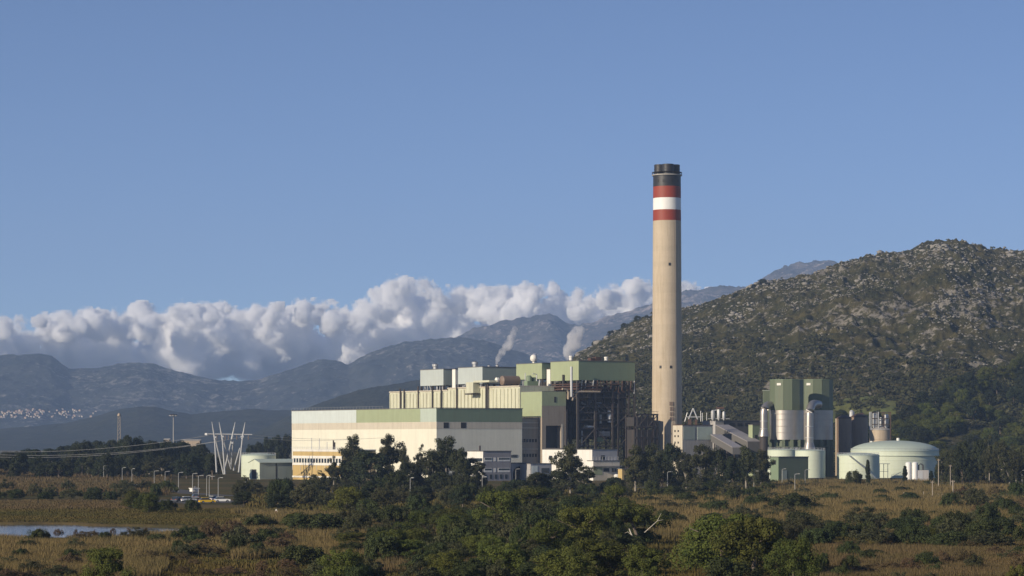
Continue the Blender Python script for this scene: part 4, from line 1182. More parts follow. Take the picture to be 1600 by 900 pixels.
# --- tanks
def tank(px, Y, w, ptop, label, dome_h=0.0, roofc='tank_roof', base=0.0):
    s = Y / F; r = w / 2 * s; h = zat(ptop, Y)
    c = pt(px, HOR, Y)
    t = empty('storage_tank', label, 'tank', (c.x, Y, base))
    MB().lathe([(r, -.4), (r, h - base)], 72).build('shell', M['tank'], t, True)
    n = 10
    MB().lathe([(r + .12, h - base - .15), (r + .12, h - base + .02)] + [(r * math.cos(math.pi / 2 * k / n), h - base + .02 + dome_h * math.sin(math.pi / 2 * k / n)) for k in range(1, n)] + [(.2, h - base + dome_h + .02)], 72).build('roof', M[roofc], t, True)
    rl = MB()
    m = max(16, int(r * 3.5))
    for k in range(m):
        a = 2 * math.pi * k / m
        rl.tube([((r - .15) * math.cos(a), (r - .15) * math.sin(a), h - base), ((r - .15) * math.cos(a), (r - .15) * math.sin(a), h - base + 1.15)], .045, 4)
    for z in (.6, 1.15): rl.tube([((r - .15) * math.cos(2 * math.pi * k / 48), (r - .15) * math.sin(2 * math.pi * k / 48), h - base + z) for k in range(49)], .04, 4)
    rl.build('hand_rail', M['pale_steel'], t)
    for f in (.33, .66):
        MB().lathe([(r + .01, (h - base) * f - .12), (r + .07, (h - base) * f), (r + .01, (h - base) * f + .12)], 72).build('shell_seam', M['tank'], t, True)
    return t, r, h - base
t, r, h = tank(1398, 1250, 137, 704.5, 'large pale green storage tank with shallow domed roof, right of the silos', 4.6)
MB().lathe([(r + .02, h - 2.3), (r + .5, h - 2.2), (r + .5, h - 1.9), (r + .02, h - 1.8)], 72).build('wind_girder', M['tank'], t, True)
MB().lathe([(.7, h + 4.5), (.7, h + 5.7), (.5, h + 5.8)], 12, (1.5, 0)).build('roof_vent', M['white'], t)
MB().box(-11, -10, 0, .8, h + 2.9, h + 4.4).build('roof_hatch', M['white'], t)
t, r, h = tank(1341, 1205, 66, 711.5, 'medium pale green tank in front of the large domed tank', 1.1)
st = MB()
for k in range(30):
    a = math.radians(-120 + k * 2.6); z = h * (1 - k / 29)
    st.box((r + .5) * math.cos(a) - .45, (r + .5) * math.cos(a) + .45, (r + .5) * math.sin(a) - .4, (r + .5) * math.sin(a) + .4, z - .1, z)
st.build('spiral_stair', M['pale_steel'], t)
t, r, h = tank(1266, 1200, 47, 704, 'white green tank standing below the steel flue duct', .5)
MB().lathe([(r + .5, -.4), (r + .5, .5)], 48).build('base_ring', M['dark_steel'], t)
t, r, h = tank(1223, 1222, 47, 703, 'white green tank behind the dark green shed', .5)
t, r, h = tank(404, 1268, 54, 711.5, 'pale green round tank left of the turbine hall', 1.0)

# dark green pump house
fr, t, a, b, h = block(1216.5, 1150, 1203.5, 1263, 714.5, 'pump_house', 'dark green sheet metal pump house in front of the tanks', M['green3'], mat_l=M['green2'])  # left wall in a lit green, right wall in its shaded copy
MB().box(2, 4.2, -.1, .02, 0, 4.2).build('door', M['shed'], t)
MB().box(-.15, .02, a * .3, a * .7, h - 3, h - 1.4).build('window', M['void_black'], t)

# brown silos
def silo(px, Y, w, ptop, label, mat, group):
    s = Y / F; r = w / 2 * s; h = zat(ptop, Y)
    t = empty('silo', label, 'silo', (xat(px, Y), Y, 0), 0, group)
    MB().lathe([(r, -.3), (r, h)], 40).build('shell', mat, t, True)
    MB().lathe([(r + .15, h), (r + .15, h + .3), (r * .4, h + 1.6)], 40).build('roof', M['rust'] if mat is M['silo'] else M['conc_grey'], t, True)
    for f in (.5, .8): MB().lathe([(r, h * f - .15), (r + .1, h * f), (r, h * f + .15)], 40).build('shell_ring', mat, t, True)
    return t, r, h
t, r, h = silo(1319, 1316, 23, 654, 'brown silo with sunlit left edge beside the scrubber tower', M['silo'], 'brown silos')
MB().tube([(-r - .3, -1, 0), (-r - .3, -1, h)], .5, 8).build('fill_pipe', M['tan'], t, True)
t, r, h = silo(1342, 1324, 28, 652, 'wider dark brown silo behind the sunlit edged one', M['silo'], 'brown silos')
MB().lathe([(1.2, h), (1.2, h + 2.6), (.5, h + 3.4)], 12, (-r * .8, 0)).build('filter_housing', M['pale_steel'], t, True)
MB().tube([(-r * .5, 0, h + 1), (r * .5, 0, h + 1.6)], .4, 8).build('pipe', M['rust'], t, True)
t, r, h = silo(1375, 1278, 33, 672, 'short tan silo with steel vessels on top, behind the large domed tank', M['tan'], 'tan silo')
for p, w_, q0 in ((1366, 3.2, 645), (1384, 4, 647), (1376, 2.4, 652)):
    x = (p - 1375) * 1278 / F
    MB().lathe([(.3, h + .4), (w_ * .29, h + 1.6), (w_ * .29, zat(q0, 1278) - .4), (w_ * .15, zat(q0, 1278))], 14, (x, -1)).build('vessel', M['pale_steel'], t, True)
for p in (1359.5, 1371, 1380, 1390):
    x = (p - 1375) * 1278 / F
    for y in (-3.2, 2): MB().box(x - .18, x + .18, y - .18, y + .18, 0 if p > 1385 or p == 1371 else h, zat(643.5, 1278)).build('frame_post', M['pale_steel'] if p < 1372 else M['rust'], t)
fb = MB()
for q in (645, 654, 663):
    fb.box(-4.7, 4.5, -3.3, -3.0, zat(q, 1278) - .2, zat(q, 1278) + .2)
fb.build('frame_beam', M['dark_steel'], t)

# white twin vessels with skid
t = empty('gas_vessels', 'pair of upright white gas vessels joined side by side in front of the large tank', 'tank', (xat(1425, 1140), 1140, 0))
s_ = 1140 / F
for p in (1419.5, 1429.5):
    MB().lathe([(.5, .4), (4.7 * s_, .6), (4.7 * s_, zat(723.6, 1140)), (3.4 * s_, zat(722.3, 1140)), (.3, zat(721.8, 1140))], 24, ((p - 1425) * s_, 0)).build('vessel', M['white_band'], t, True)
MB().box(-3.2, 3.2, -1.4, 1.4, -.3, .4).build('plinth', M['conc_grey'], t)
t = empty('pipe_skid', 'grey pipe skid cabinet right of the white gas vessels', 'machinery', (xat(1442, 1140), 1140, 0))
MB().box(-2.2, 2.2, -1, 1, -.2, 4.4).build('cabinet', M['grey'], t)
MB().box(-2.0, -.2, -1.08, -.98, .3, 4.0).build('door', M['pale_steel'], t)
MB().tube([(-1.6, .6, 4.4), (-1.6, .6, 6.4), (-.8, .6, 7), (.1, .6, 6.4), (.1, .6, 4.4)], .3, 10).build('pipe_bend', M['dark_steel'], t, True)
# pipe stair tower between tanks
t = empty('access_stair', 'small steel access stair between the two pale green tanks', 'stair', (xat(1380, 1215), 1215, 0))
for dx in (-1.6, 0.2, 2.0): MB().tube([(dx, 0, 0), (dx, 0, 6.3)], .14, 6).build('post', M['pale_steel'], t)
MB().box(-2.6, 2.8, -.8, .8, 6.3, 6.5).box(-1.8, 2.2, -.6, .6, 3.0, 3.15).build('landing', M['pale_steel'], t)
MB().tube([(2.6, -.5, 0), (8, -.5, 3.0)], .12, 6).tube([(9.5, -.5, 0), (9.5, -.5, 4.6)], .1, 6).tube([(26, -3, 0), (26, -3, 5.8), (27.5, -3, 6.2)], .12, 6).build('rail', M['pale_steel'], t)

# left shed with gable
fr = Frame(406, 1185); a = fr.yl(389.5); b = fr.xr(470)
h = fr.z(723, 0, 0); hg = fr.z(718.3, 0, a / 2)
t = fr.root('shed', 'grey green sheet metal shed with a white gable and dark door, beside the round tank', 'shed', 0, 0)
MB().add([(0, 0, -.3), (0, a, -.3), (0, a, h), (0, a / 2, hg), (0, 0, h), (b, 0, -.3), (b, a, -.3), (b, a, h), (b, a / 2, hg), (b, 0, h)],
         [(0, 4, 3, 2, 1), (5, 6, 7, 8, 9), (0, 5, 9, 4), (1, 2, 7, 6), (2, 3, 8, 7), (3, 4, 9, 8), (0, 1, 6, 5)]).build('wall', M['shed'], t)
MB().add([(-.1, .03, -.3), (-.1, a - .03, -.3), (-.1, a - .03, h), (-.1, a / 2, hg - .05), (-.1, .03, h), (.02, .03, -.3), (.02, a - .03, -.3), (.02, a - .03, h), (.02, a / 2, hg - .05), (.02, .03, h)],
         [(0, 1, 2, 3, 4), (5, 9, 8, 7, 6), (0, 4, 9, 5), (1, 6, 7, 2), (2, 7, 8, 3), (3, 8, 9, 4), (0, 5, 6, 1)][:]).build('gable', M['tank'], t)
rf = MB()
rf.add([(-.4, -.5, h - .1), (b + .4, -.5, h - .1), (b + .4, a / 2, hg + .12), (-.4, a / 2, hg + .12), (-.4, -.5, h + .12), (b + .4, -.5, h + .12), (b + .4, a / 2, hg + .34), (-.4, a / 2, hg + .34)],
       [(0, 3, 2, 1), (4, 5, 6, 7), (0, 1, 5, 4), (1, 2, 6, 5), (2, 3, 7, 6), (3, 0, 4, 7)])
rf.add([(-.4, a + .5, h - .1), (b + .4, a + .5, h - .1), (b + .4, a / 2 + .02, hg + .12), (-.4, a / 2 + .02, hg + .12), (-.4, a + .5, h + .12), (b + .4, a + .5, h + .12), (b + .4, a / 2 + .02, hg + .34), (-.4, a / 2 + .02, hg + .34)],
       [(0, 1, 2, 3), (4, 7, 6, 5), (0, 4, 5, 1), (1, 5, 6, 2), (2, 6, 7, 3), (3, 7, 4, 0)])
rf.build('roof', M['pale_green'], t)
y0, y1 = fr.yl(401, 0), fr.yl(394, 0)
MB().box(-.2, .02, y0, y1, .2, fr.z(733.5, 0, y0)).build('door', M['void_black'], t)
x0 = fr.xr(431.5); MB().box(x0 - .3, x0 + .3, -.08, .02, 0, h - .3).build('panel_joint', M['void_black'], t)

# small buildings by the trees
fr, t, a, b, h = block(1129, 1120, 1126, 1143, 737.5, 'gatehouse', 'small tan gatehouse among dark trees below the coal plant', M['tan'], lmin=4)
for q in (740.5, 746):
    for p in (1131, 1135, 1139): 
        w_ = MB(); on_right(w_, fr, 0, p, p + 2.2, q, q + 3, .1); w_.build('window', M['void_black'], t)
fr, t, a, b, h = block(1143.5, 1105, 1142.5, 1150, 742.5, 'kiosk', 'tiny bright white kiosk beside the tan gatehouse', M['white_band'], 'white', lmin=2)
MB().box(.4, 1.1, -.08, .02, 0, 1.9).build('door', M['grey'], t)
fr, t, a, b, h = block(301, 880, 299.5, 311, 764, 'kiosk', 'white flat roofed cabin by the car park', M['white_band'], 'white', lmin=2.2)
MB().box(.5, 1.2, -.08, .02, .1, 2).build('door', M['grey'], t)
# far farm sheds beyond the left tree line
for i, (p0, p1, q, lb) in enumerate(((283, 312, 688.5, 'long pale warehouse beyond the dark trees left of the gantry'), (256, 264, 687, 'short pale warehouse left of the longer one beyond the trees'))):
    Y = 2300 + 60 * i; s_ = Y / F; w_ = (p1 - p0) * s_
    zb_ = zat(q, Y)
    t = empty('warehouse', lb, 'warehouse', (xat(p0, Y), Y, 0))
    MB().box(0, w_, 0, 14, -1, zb_).build('wall', M['tan'], t)
    MB().add([(-.4, -.4, zb_), (w_ + .4, -.4, zb_), (w_ + .4, 14.4, zb_), (-.4, 14.4, zb_), (-.4, 7, zb_ + 1), (w_ + .4, 7, zb_ + 1)], [(0, 1, 5, 4), (2, 3, 4, 5), (1, 2, 5), (3, 0, 4), (3, 2, 1, 0)]).build('roof', M['beige'], t)

# --- high-voltage gantry with raking legs
YG = 1150; s_ = YG / F
t = empty('power_gantry', 'white tubular high voltage gantry with raking V shaped legs and a cross beam', 'gantry', (xat(356, YG), YG, 0))
def gp3(px, py, dy=0): v = pt(px, py, YG + dy); return (v.x - xat(356, YG), v.y - YG, v.z)
for (a, b, dy) in (((335.5, 688), (338.5, 738), 0), ((336.5, 686), (349.5, 741), 4), ((347.5, 686), (351.5, 741), 0), ((348.5, 686), (361, 733), 6), ((362.5, 684), (350.5, 736), 3), ((364.5, 688), (361, 729), 9), ((379, 683), (373, 738), 0), ((375, 700), (365, 735), 4)):
    MB().tube([gp3(*a, dy * .3), gp3(b[0], b[1], dy)], [.28, .36], 10).build('leg', M['gantry'], t, True)
for (a, b) in (((331, 659), (336, 688)), ((342.3, 659.5), (348, 688)), ((367.5, 659.5), (362.2, 686)), ((383, 659.5), (378.6, 686))):
    MB().tube([gp3(*a), gp3(*b)], [.10, .45], 10).build('horn', M['gantry'], t, True)
MB().tube([gp3(321, 678), gp3(394, 679)], .22, 8).build('cross_beam', M['gantry'], t, True)
for (p, q, w_) in ((336, 683, 1.0), (347.5, 682, 1.0), (378.5, 682, 1.2), (363, 692, .8)):
    x, y, z = gp3(p, q); MB().box(x - w_ / 2, x + w_ / 2, y - .4, y + .4, z - .35, z + .35).build('joint_collar', M['pale_steel'], t)
x, y, z = gp3(322, 678.2); MB().box(x - .5, x + .5, y - .4, y + .4, z - .4, z + .4).build('beam_lamp', M['white_band'], t)
for p in (339, 352, 357, 370, 388):
    x, y, z = gp3(p, 678.8)
    MB().lathe([(.08, z - 2.2), (.22, z - 2.0), (.12, z - 1.5), (.22, z - 1.1), (.12, z - .7), (.1, z - .2)], 8, (x, y)).build('insulator', M['brown_vessel'], t)

# overhead wires
def wire(A, B, sag, r, label, group):
    A, B = Vector(A), Vector(B)
    pts = [A.lerp(B, k / 24) - Vector((0, 0, sag * 4 * (k / 24) * (1 - k / 24))) for k in range(25)]
    o = MB().tube(pts, r, 4).build('power_line', M['wire'])
    tag(o, label, 'wire', 'overhead power lines')
wire(pt(-120, 700, 1240), pt(334, 679, 1150), 4, .055, 'upper power line sagging from the left edge to the gantry', 0)
wire(pt(-120, 702, 1236), pt(362, 686, 1150), 4.5, .055, 'middle power line sagging from the left edge to the gantry', 0)
wire(pt(-120, 706, 1230), pt(378, 683, 1150), 5, .055, 'lowest power line sagging from the left edge to the gantry', 0)
wire(pt(388, 679, 1150), pt(600, 684, 1175), 1.2, .05, 'upper power line from the gantry across the cream hall wall', 0)
wire(pt(380, 683, 1150), pt(560, 686, 1165), 1.0, .05, 'lower power line from the gantry across the cream hall wall', 0)

# lattice and floodlight masts
t = empty('lattice_mast', 'thin yellowish lattice mast rising above the dark tree line at left', 'mast', (xat(186, 1560), 1560, 0))
zt_ = zat(650, 1560)
for sx, sy in ((-1, -1), (1, -1), (1, 1), (-1, 1)): MB().tube([(sx * 1.1, sy * 1.1, -1), (sx * .55, sy * .55, zt_)], .09, 5).build('leg', M['wood'], t)
br = MB()
for k in range(14):
    z0 = zt_ * k / 14; z1_ = zt_ * (k + 1) / 14; w0 = 1.1 - .55 * k / 14; w1 = 1.1 - .55 * (k + 1) / 14
    for sy in (-1, 1): br.tube([(-w0, sy * w0, z0), (w1, sy * w1, z1_)], .05, 4)
br.build('bracing', M['wood'], t)
MB().lathe([(.9, zt_), (.9, zt_ + .8), (.3, zt_ + 1.6)], 10).build('mast_head', M['tan'], t)
t = empty('floodlight_mast', 'tall grey floodlight mast with a ring of lamps above the trees', 'mast', (xat(271, 1440), 1440, 0))
zt_ = zat(648, 1440)
MB().tube([(0, 0, -1), (0, 0, zt_)], [.4, .2], 10).build('pole', M['lamp_grey'], t, True)
MB().lathe([(1.7, zt_ - .2), (1.9, zt_), (1.7, zt_ + .15)], 20).build('lamp_ring', M['dark_steel'], t)
for k in range(8):
    a = k * math.pi / 4; MB().box(1.9 * math.cos(a) - .35, 1.9 * math.cos(a) + .35, 1.9 * math.sin(a) - .35, 1.9 * math.sin(a) + .35, zt_ - .7, zt_ - .25).build('lamp', M['grey'], t)

# --- street lamps
ORD = ['first', 'second', 'third', 'fourth', 'fifth', 'sixth', 'seventh', 'eighth', 'ninth', 'tenth', 'eleventh', 'twelfth', 'thirteenth', 'fourteenth', 'fifteenth', 'sixteenth', 'seventeenth', 'eighteenth', 'nineteenth']
TENS = {2: 'twent', 3: 'thirt', 4: 'fort', 5: 'fift', 6: 'sixt', 7: 'sevent', 8: 'eight', 9: 'ninet'}
def ordinal(n):
    if n < 20: return ORD[n - 1]
    a, b = divmod(n, 10)
    if n >= 100: return 'hundred and ' + (ordinal(n - 100) if n > 100 else 'zeroth')
    return TENS[a] + ('ieth' if b == 0 else 'y-' + ORD[b - 1])
def lamp_proto(h=6.0):
    t = empty('street_lamp', None, 'street lamp', (0, 0, 0))
    MB().tube([(0, 0, -.3), (0, 0, h - .15)], [.11, .07], 8).build('pole', M['lamp_grey'], t, True)
    MB().tube([(0, 0, h - .2), (.15, -.1, h), (1.0, -.5, h + .1)], .05, 6).build('arm', M['pale_steel'], t, True)
    MB().box(.8, 1.5, -.75, -.35, h + .02, h + .2).build('lamp_head', M['lamp_grey'], t)
    return t
def copy_thing(root):
    c = root.copy(); COL.objects.link(c)
    for ch in root.children:
        d = ch.copy(); COL.objects.link(d); d.parent = c
        for g2 in ch.children:
            e = g2.copy(); COL.objects.link(e); e.parent = d
    return c
lp = lamp_proto(); used = False
def lamp(px, top, h, label, group, rz=0.0):
    global used
    Y = (CAM_H - h) * F / (top - HOR)
    o = lp if not used else copy_thing(lp)
    used = True
    o.location = (xat(px, Y), Y, gz1(xat(px, Y), Y)); s = h / 6.0
    o.scale = (s, s, s); o.rotation_euler = (0, 0, rz)
    tag(o, label, 'street lamp', group)
left = [(137, 726), (162, 728), (191, 731), (206, 733), (241, 736), (258, 738), (279, 739.5), (301, 741), (310, 744), (323, 743.5), (327, 745), (341, 747)]
for i, (p, q) in enumerate(left):
    lamp(p, q, 6.0, f'{ordinal(i + 1)} from the left of the slim street lamps lining the road left of the gantry', 'street lamps left of the gantry', R.uniform(-.3, .3))
right = [(641, 747, 'white street lamp in the dark trees below the cream hall corner'), (753.5, 746, 'street lamp standing at the left of the mauve office foot'), (806, 733, 'street lamp in front of the black arched opening'), (823, 735, 'street lamp between the black arched opening and the grey workshop'),
         (1043, 738, 'street lamp among the dark trees under the filter house'), (1137, 727.5, 'street lamp rising above the small tan gatehouse'), (1178, 737, 'street lamp in front of the trees left of the green pump house'), (1222, 733, 'left one of three lamp posts before the green pump house'), (1242, 741, 'middle one of three lamp posts before the green pump house'), (1258, 735, 'right one of three lamp posts before the green pump house'), (1494, 730, 'white street lamp in the dark wood right of the large tank'), (1597, 735, 'white street lamp at the right edge of the wood')]
for p, q, lb in right: lamp(p, q, 6.0, lb, 'street lamps around the power station', R.uniform(-.6, .6))
# white post with boxes near the shed, wooden poles
def pole(px, top, bot, label, mat, r, extra=0):
    Y = F * CAM_H / (bot - HOR); h = zat(top, Y); x = xat(px, Y)
    t = empty('utility_pole', label, 'pole', (x, Y, gz1(x, Y)))
    MB().tube([(0, 0, -.3), (0, 0, h)], [r, r * .75], 10).build('post', mat, t, True)
    if extra: MB().box(-.45, .45, -.35, -.05, h * .45, h * .62).build('switch_box', M['pale_steel'], t)
    MB().box(-.5, .5, -.06, .06, h - .5, h - .35).build('cross_arm', mat, t)
    for s in (-.4, .4): MB().lathe([(.07, h - .35), (.1, h - .2), (.05, h - .08)], 8, (s, 0)).build('insulator', M['brown_vessel'], t)
pole(384, 747, 774, 'white post with a switch box in front of the left shed', M['white_band'], .22, 1)
pole(1457, 752, 782, 'grey wooden pole in the golden reeds right of the gas vessels', M['wood'], .14)
pole(1489, 751, 783, 'taller grey wooden pole at the right end of the golden reeds', M['wood'], .18)
pole(1466.5, 718, 768, 'tall thin pole before the dark wood right of the large tank', M['wood'], .16)
pole(1485, 726, 765, 'slim pole among the trunks right of the large tank', M['wood'], .14)

# warning sign
Y = 600; x = xat(431.5, Y)
t = empty('road_sign', 'small triangular warning sign on a post by the marsh', 'road sign', (x, Y, gz1(x, Y)))
zz = zat(797, Y) - gz1(x, Y)
MB().tube([(0, 0, -.2), (0, 0, zz)], .06, 8).build('post', M['pale_steel'], t)
def tri(r, y0, y1, name, mat):
    p_ = [(r * math.sin(a), r * math.cos(a)) for a in (0, 2.094, 4.189)]
    MB().add([(a, y0, zz - .45 + b) for a, b in p_] + [(a, y1, zz - .45 + b) for a, b in p_], [(0, 1, 2), (5, 4, 3), (0, 3, 4, 1), (1, 4, 5, 2), (2, 5, 3, 0)]).build(name, mat, t)
tri(.75, -.10, -.04, 'sign_rim', M['white']); tri(.42, -.13, -.08, 'sign_face', M['red'])

# leaning white board and round sign in the scrub
Y = 540; x = xat(699, Y)
t = empty('sign_frame', 'weathered white board on a rusty frame half hidden in bushes', 'sign', (x, Y, 0), .25)
s_ = Y / F
MB().add([(-8 * s_, 0, zat(819, Y)), (2 * s_, 0, zat(820, Y)), (9 * s_, .3, zat(813.5, Y)), (-1 * s_, .3, zat(814, Y)), (-8 * s_, .12, zat(819, Y)), (2 * s_, .12, zat(820, Y)), (9 * s_, .42, zat(813.5, Y)), (-1 * s_, .42, zat(814, Y))],
         [(0, 1, 2, 3), (7, 6, 5, 4), (0, 4, 5, 1), (1, 5, 6, 2), (2, 6, 7, 3), (3, 7, 4, 0)]).build('board', M['white'], t)
for dx in (-.9, -.2, .6): MB().tube([(dx, .15, -.3), (dx, .15, zat(816, Y))], .05, 6).build('post', M['rust'], t)
d_ = MB().tube([(0, -.1, 0), (0, 0, 0)], .38, 20).build('round_disc', M['white_band'], t); d_.location = (.05, -.3, zat(834, Y))
d_ = MB().box(-.28, .28, -.14, -.1, -.07, .07).build('disc_bar', M['grey'], t); d_.location = (.05, -.3, zat(834, Y)); d_.rotation_euler = (0, -.5, 0)

# --- cars
def car(px, bot, rz, mat, label, group, van=False):
    Y = F * CAM_H / (bot - HOR); x = xat(px, Y)
    t = empty('parked_car', label, 'van' if van else 'car', (x, Y, gz1(x, Y) + .06), rz, group)
    L, W = (4.9, 1.9) if van else (4.2, 1.72)
    H1, H2 = (1.15, 2.0) if van else (.85, 1.42)
    prof = [(-L / 2, .28), (L / 2, .28), (L / 2, .62), (L / 2 - .15, H1 * .92), (L * (.28 if not van else .36), H1), (-L / 2 + .15, H1), (-L / 2, .7)]
    b = MB(); n = len(prof)
    b.add([(a, -W / 2, z) for a, z in prof] + [(a, W / 2, z) for a, z in prof], [tuple(range(n)), tuple(range(n, 2 * n))[::-1]] + [(i, n + i, n + (i + 1) % n, (i + 1) % n) for i in range(n)])
    b.build('body', mat, t)
    x0, x1, x2, x3 = (-L / 2 + .12, -L / 2 + .25, L * .2, L * .36) if van else (-L * .46, -L * .33, L * .08, L * .26)
    def cab(w0, w1, za, zb, name, m, e=0.0):
        MB().add([(x0 - e, -w0, za), (x3 + e, -w0, za), (x3 + e, w0, za), (x0 - e, w0, za), (x1, -w1, zb), (x2, -w1, zb), (x2, w1, zb), (x1, w1, zb)],
                 [(0, 3, 2, 1), (4, 5, 6, 7), (0, 1, 5, 4), (1, 2, 6, 5), (2, 3, 7, 6), (3, 0, 4, 7)]).build(name, m, t)
    cab(W / 2 - .06, W / 2 - .2, H1, H2 - .06, 'windows', M['glass'])
    MB().box(x1 - .05, x2 + .05, -W / 2 + .17, W / 2 - .17, H2 - .07, H2).build('roof', mat, t)
    for a in (-L * .3, L * .31):
        for s in (-1, 1):
            wh = MB().tube([(a, s * (W / 2 - .2), .32), (a, s * (W / 2 + .03), .32)], .32, 16).build('wheel', M['rubber'], t)
            MB().tube([(a, s * (W / 2 + .02), .32), (a, s * (W / 2 + .05), .32)], .18, 12).build('rim', M['car_silver'], wh)
    for s in (-1, 1):
        MB().box(L / 2 - .05, L / 2 + .03, s * .62 - .18, s * .62 + .18, .6, .75).build('headlight', M['white_band'], t)
        MB().box(-L / 2 - .03, -L / 2 + .05, s * .62 - .18, s * .62 + .18, .65, .82).build('tail_light', M['red'], t)
gcar = 'cars in the car park by the marsh'
car(277, 785, 1.2, M['car_dark'], 'dark car at the left end of the car park', gcar)
car(294, 785, .5, M['car_white'], 'white car left of the yellow car', gcar)
car(305, 780, 1.8, M['car_silver'], 'silver car behind the white one in the car park', gcar)
car(323.5, 787, .35, M['yellow'], 'bright yellow car in the middle of the car park', gcar)
car(336, 784, .9, M['car_white'], 'white car just right of the yellow car', gcar)
car(347, 786, .2, M['car_white'], 'white car at the right end of the car park', gcar)
car(212, 767.5, .1, M['car_white'], 'white van passing behind the green bushes at left', 'vehicles on the road', True)
car(65, 744, .2, M['car_white'], 'white car far left on the road at the foot of the dark trees', 'vehicles on the road')
car(1521, 780, .2, M['car_white'], 'white car half hidden in bushes at the right edge, the left one', 'cars at the right edge')
car(1531, 778, .5, M['car_silver'], 'silver car beside the white one in bushes at the right edge', 'cars at the right edge')

# reed-side posts of an old fence
for i, (p, q0, q1) in enumerate(((1412, 769, 780), (1466, 771, 781), (1472, 772, 782), (1443, 768, 780))):
    Y = F * CAM_H / (q1 - HOR); x = xat(p, Y)
    o = MB((x, Y, 0)).box(x - .08, x + .08, Y - .08, Y + .08, -.3, zat(q0, Y)).build('fence_post', M['wood'])
    o.location = (x, Y, 0)
    tag(o, f'pale fence post in the right reeds, {ordinal(sorted((1412, 1466, 1472, 1443)).index(p) + 1)} from the left', 'fence post', 'fence posts in the reeds')

# --- far town on the mountain foot
town = []
for k in range(110):
    px = R.choice([R.uniform(0, 60), R.uniform(0, 125), R.uniform(20, 178)])
    row = R.uniform(642, 654) if R.random() < .75 else R.uniform(640, 652)
    ys_ = np.arange(7810, 9700, 6.0)
    hh = hill_height(np.full(len(ys_), px), ys_, *LP_)
    rows_ = HOR - (hh - CAM_H) / ys_ * F
    hit = np.nonzero(rows_ <= row)[0]
    if not len(hit): continue
    town.append((px, float(ys_[hit[0]])))
town.sort()
hm_ = []
for v in range(3):
    w_, d_, h_ = ((9, 8, 5), (12, 9, 6.5), (7, 7, 7.5))[v]
    hm_.append((MB().box(-w_ / 2, w_ / 2, -d_ / 2, d_ / 2, -3, h_), MB().add([(-w_ / 2 - .4, -d_ / 2 - .4, h_), (w_ / 2 + .4, -d_ / 2 - .4, h_), (w_ / 2 + .4, d_ / 2 + .4, h_), (-w_ / 2 - .4, d_ / 2 + .4, h_), (-w_ / 2 - .4, 0, h_ + 2), (w_ / 2 + .4, 0, h_ + 2)], [(0, 1, 5, 4), (2, 3, 4, 5), (1, 2, 5), (3, 0, 4), (3, 2, 1, 0)])))
protos = []
for i, (px, Y) in enumerate(town):
    z = float(hill_height(np.array([px]), np.array([Y]), *LP_)[0])
    v = i % 3
    if i < 3:
        t = empty('house', None, 'house')
        hm_[v][0].build('wall', M['beige'] if v != 1 else M['tan'], t); hm_[v][1].build('roof', M['tile'], t)
        protos.append(t); o = t
    else: o = copy_thing(protos[v])
    o.location = (xat(px, Y), Y, z); o.rotation_euler = (0, 0, R.uniform(-.6, .6)); s_ = R.uniform(.38, .62); o.scale = (s_, s_, s_)
    tag(o, f'{ordinal(i + 1)} from the left of the tiny pale houses in the distant town', 'house', 'houses of the distant town')

# ------------------------------------------------------------------ trees and shrubs
def leaf_quads(cent, rad, per, leaf, g, flat=0.85, jitter=0.7, inner=0.5):
    """leaves round clump centres: cent (n,3), rad (n,)"""
    n = len(cent)
    d = g.normal(size=(n, per, 3)); d /= np.linalg.norm(d, axis=-1, keepdims=True)
    rr = inner + (1.08 - inner) * g.random((n, per, 1)) ** 0.7
    p = cent[:, None, :] + d * rr * (rad[:, None] * np.array([1, 1, flat]))[:, None, :]
    nm = d + np.array([0, 0, .25]) + jitter * g.normal(size=d.shape); nm /= np.linalg.norm(nm, axis=-1, keepdims=True)
    t = np.cross(nm, g.normal(size=d.shape)); t /= np.linalg.norm(t, axis=-1, keepdims=True) + 1e-9
    b = np.cross(nm, t)
    L = leaf * (0.6 + 0.8 * g.random((n, per, 1)))
    q = np.stack([p - t * L, p - b * L * .6, p + t * L, p + b * L * .6], 2)
    return q.reshape(-1, 3)

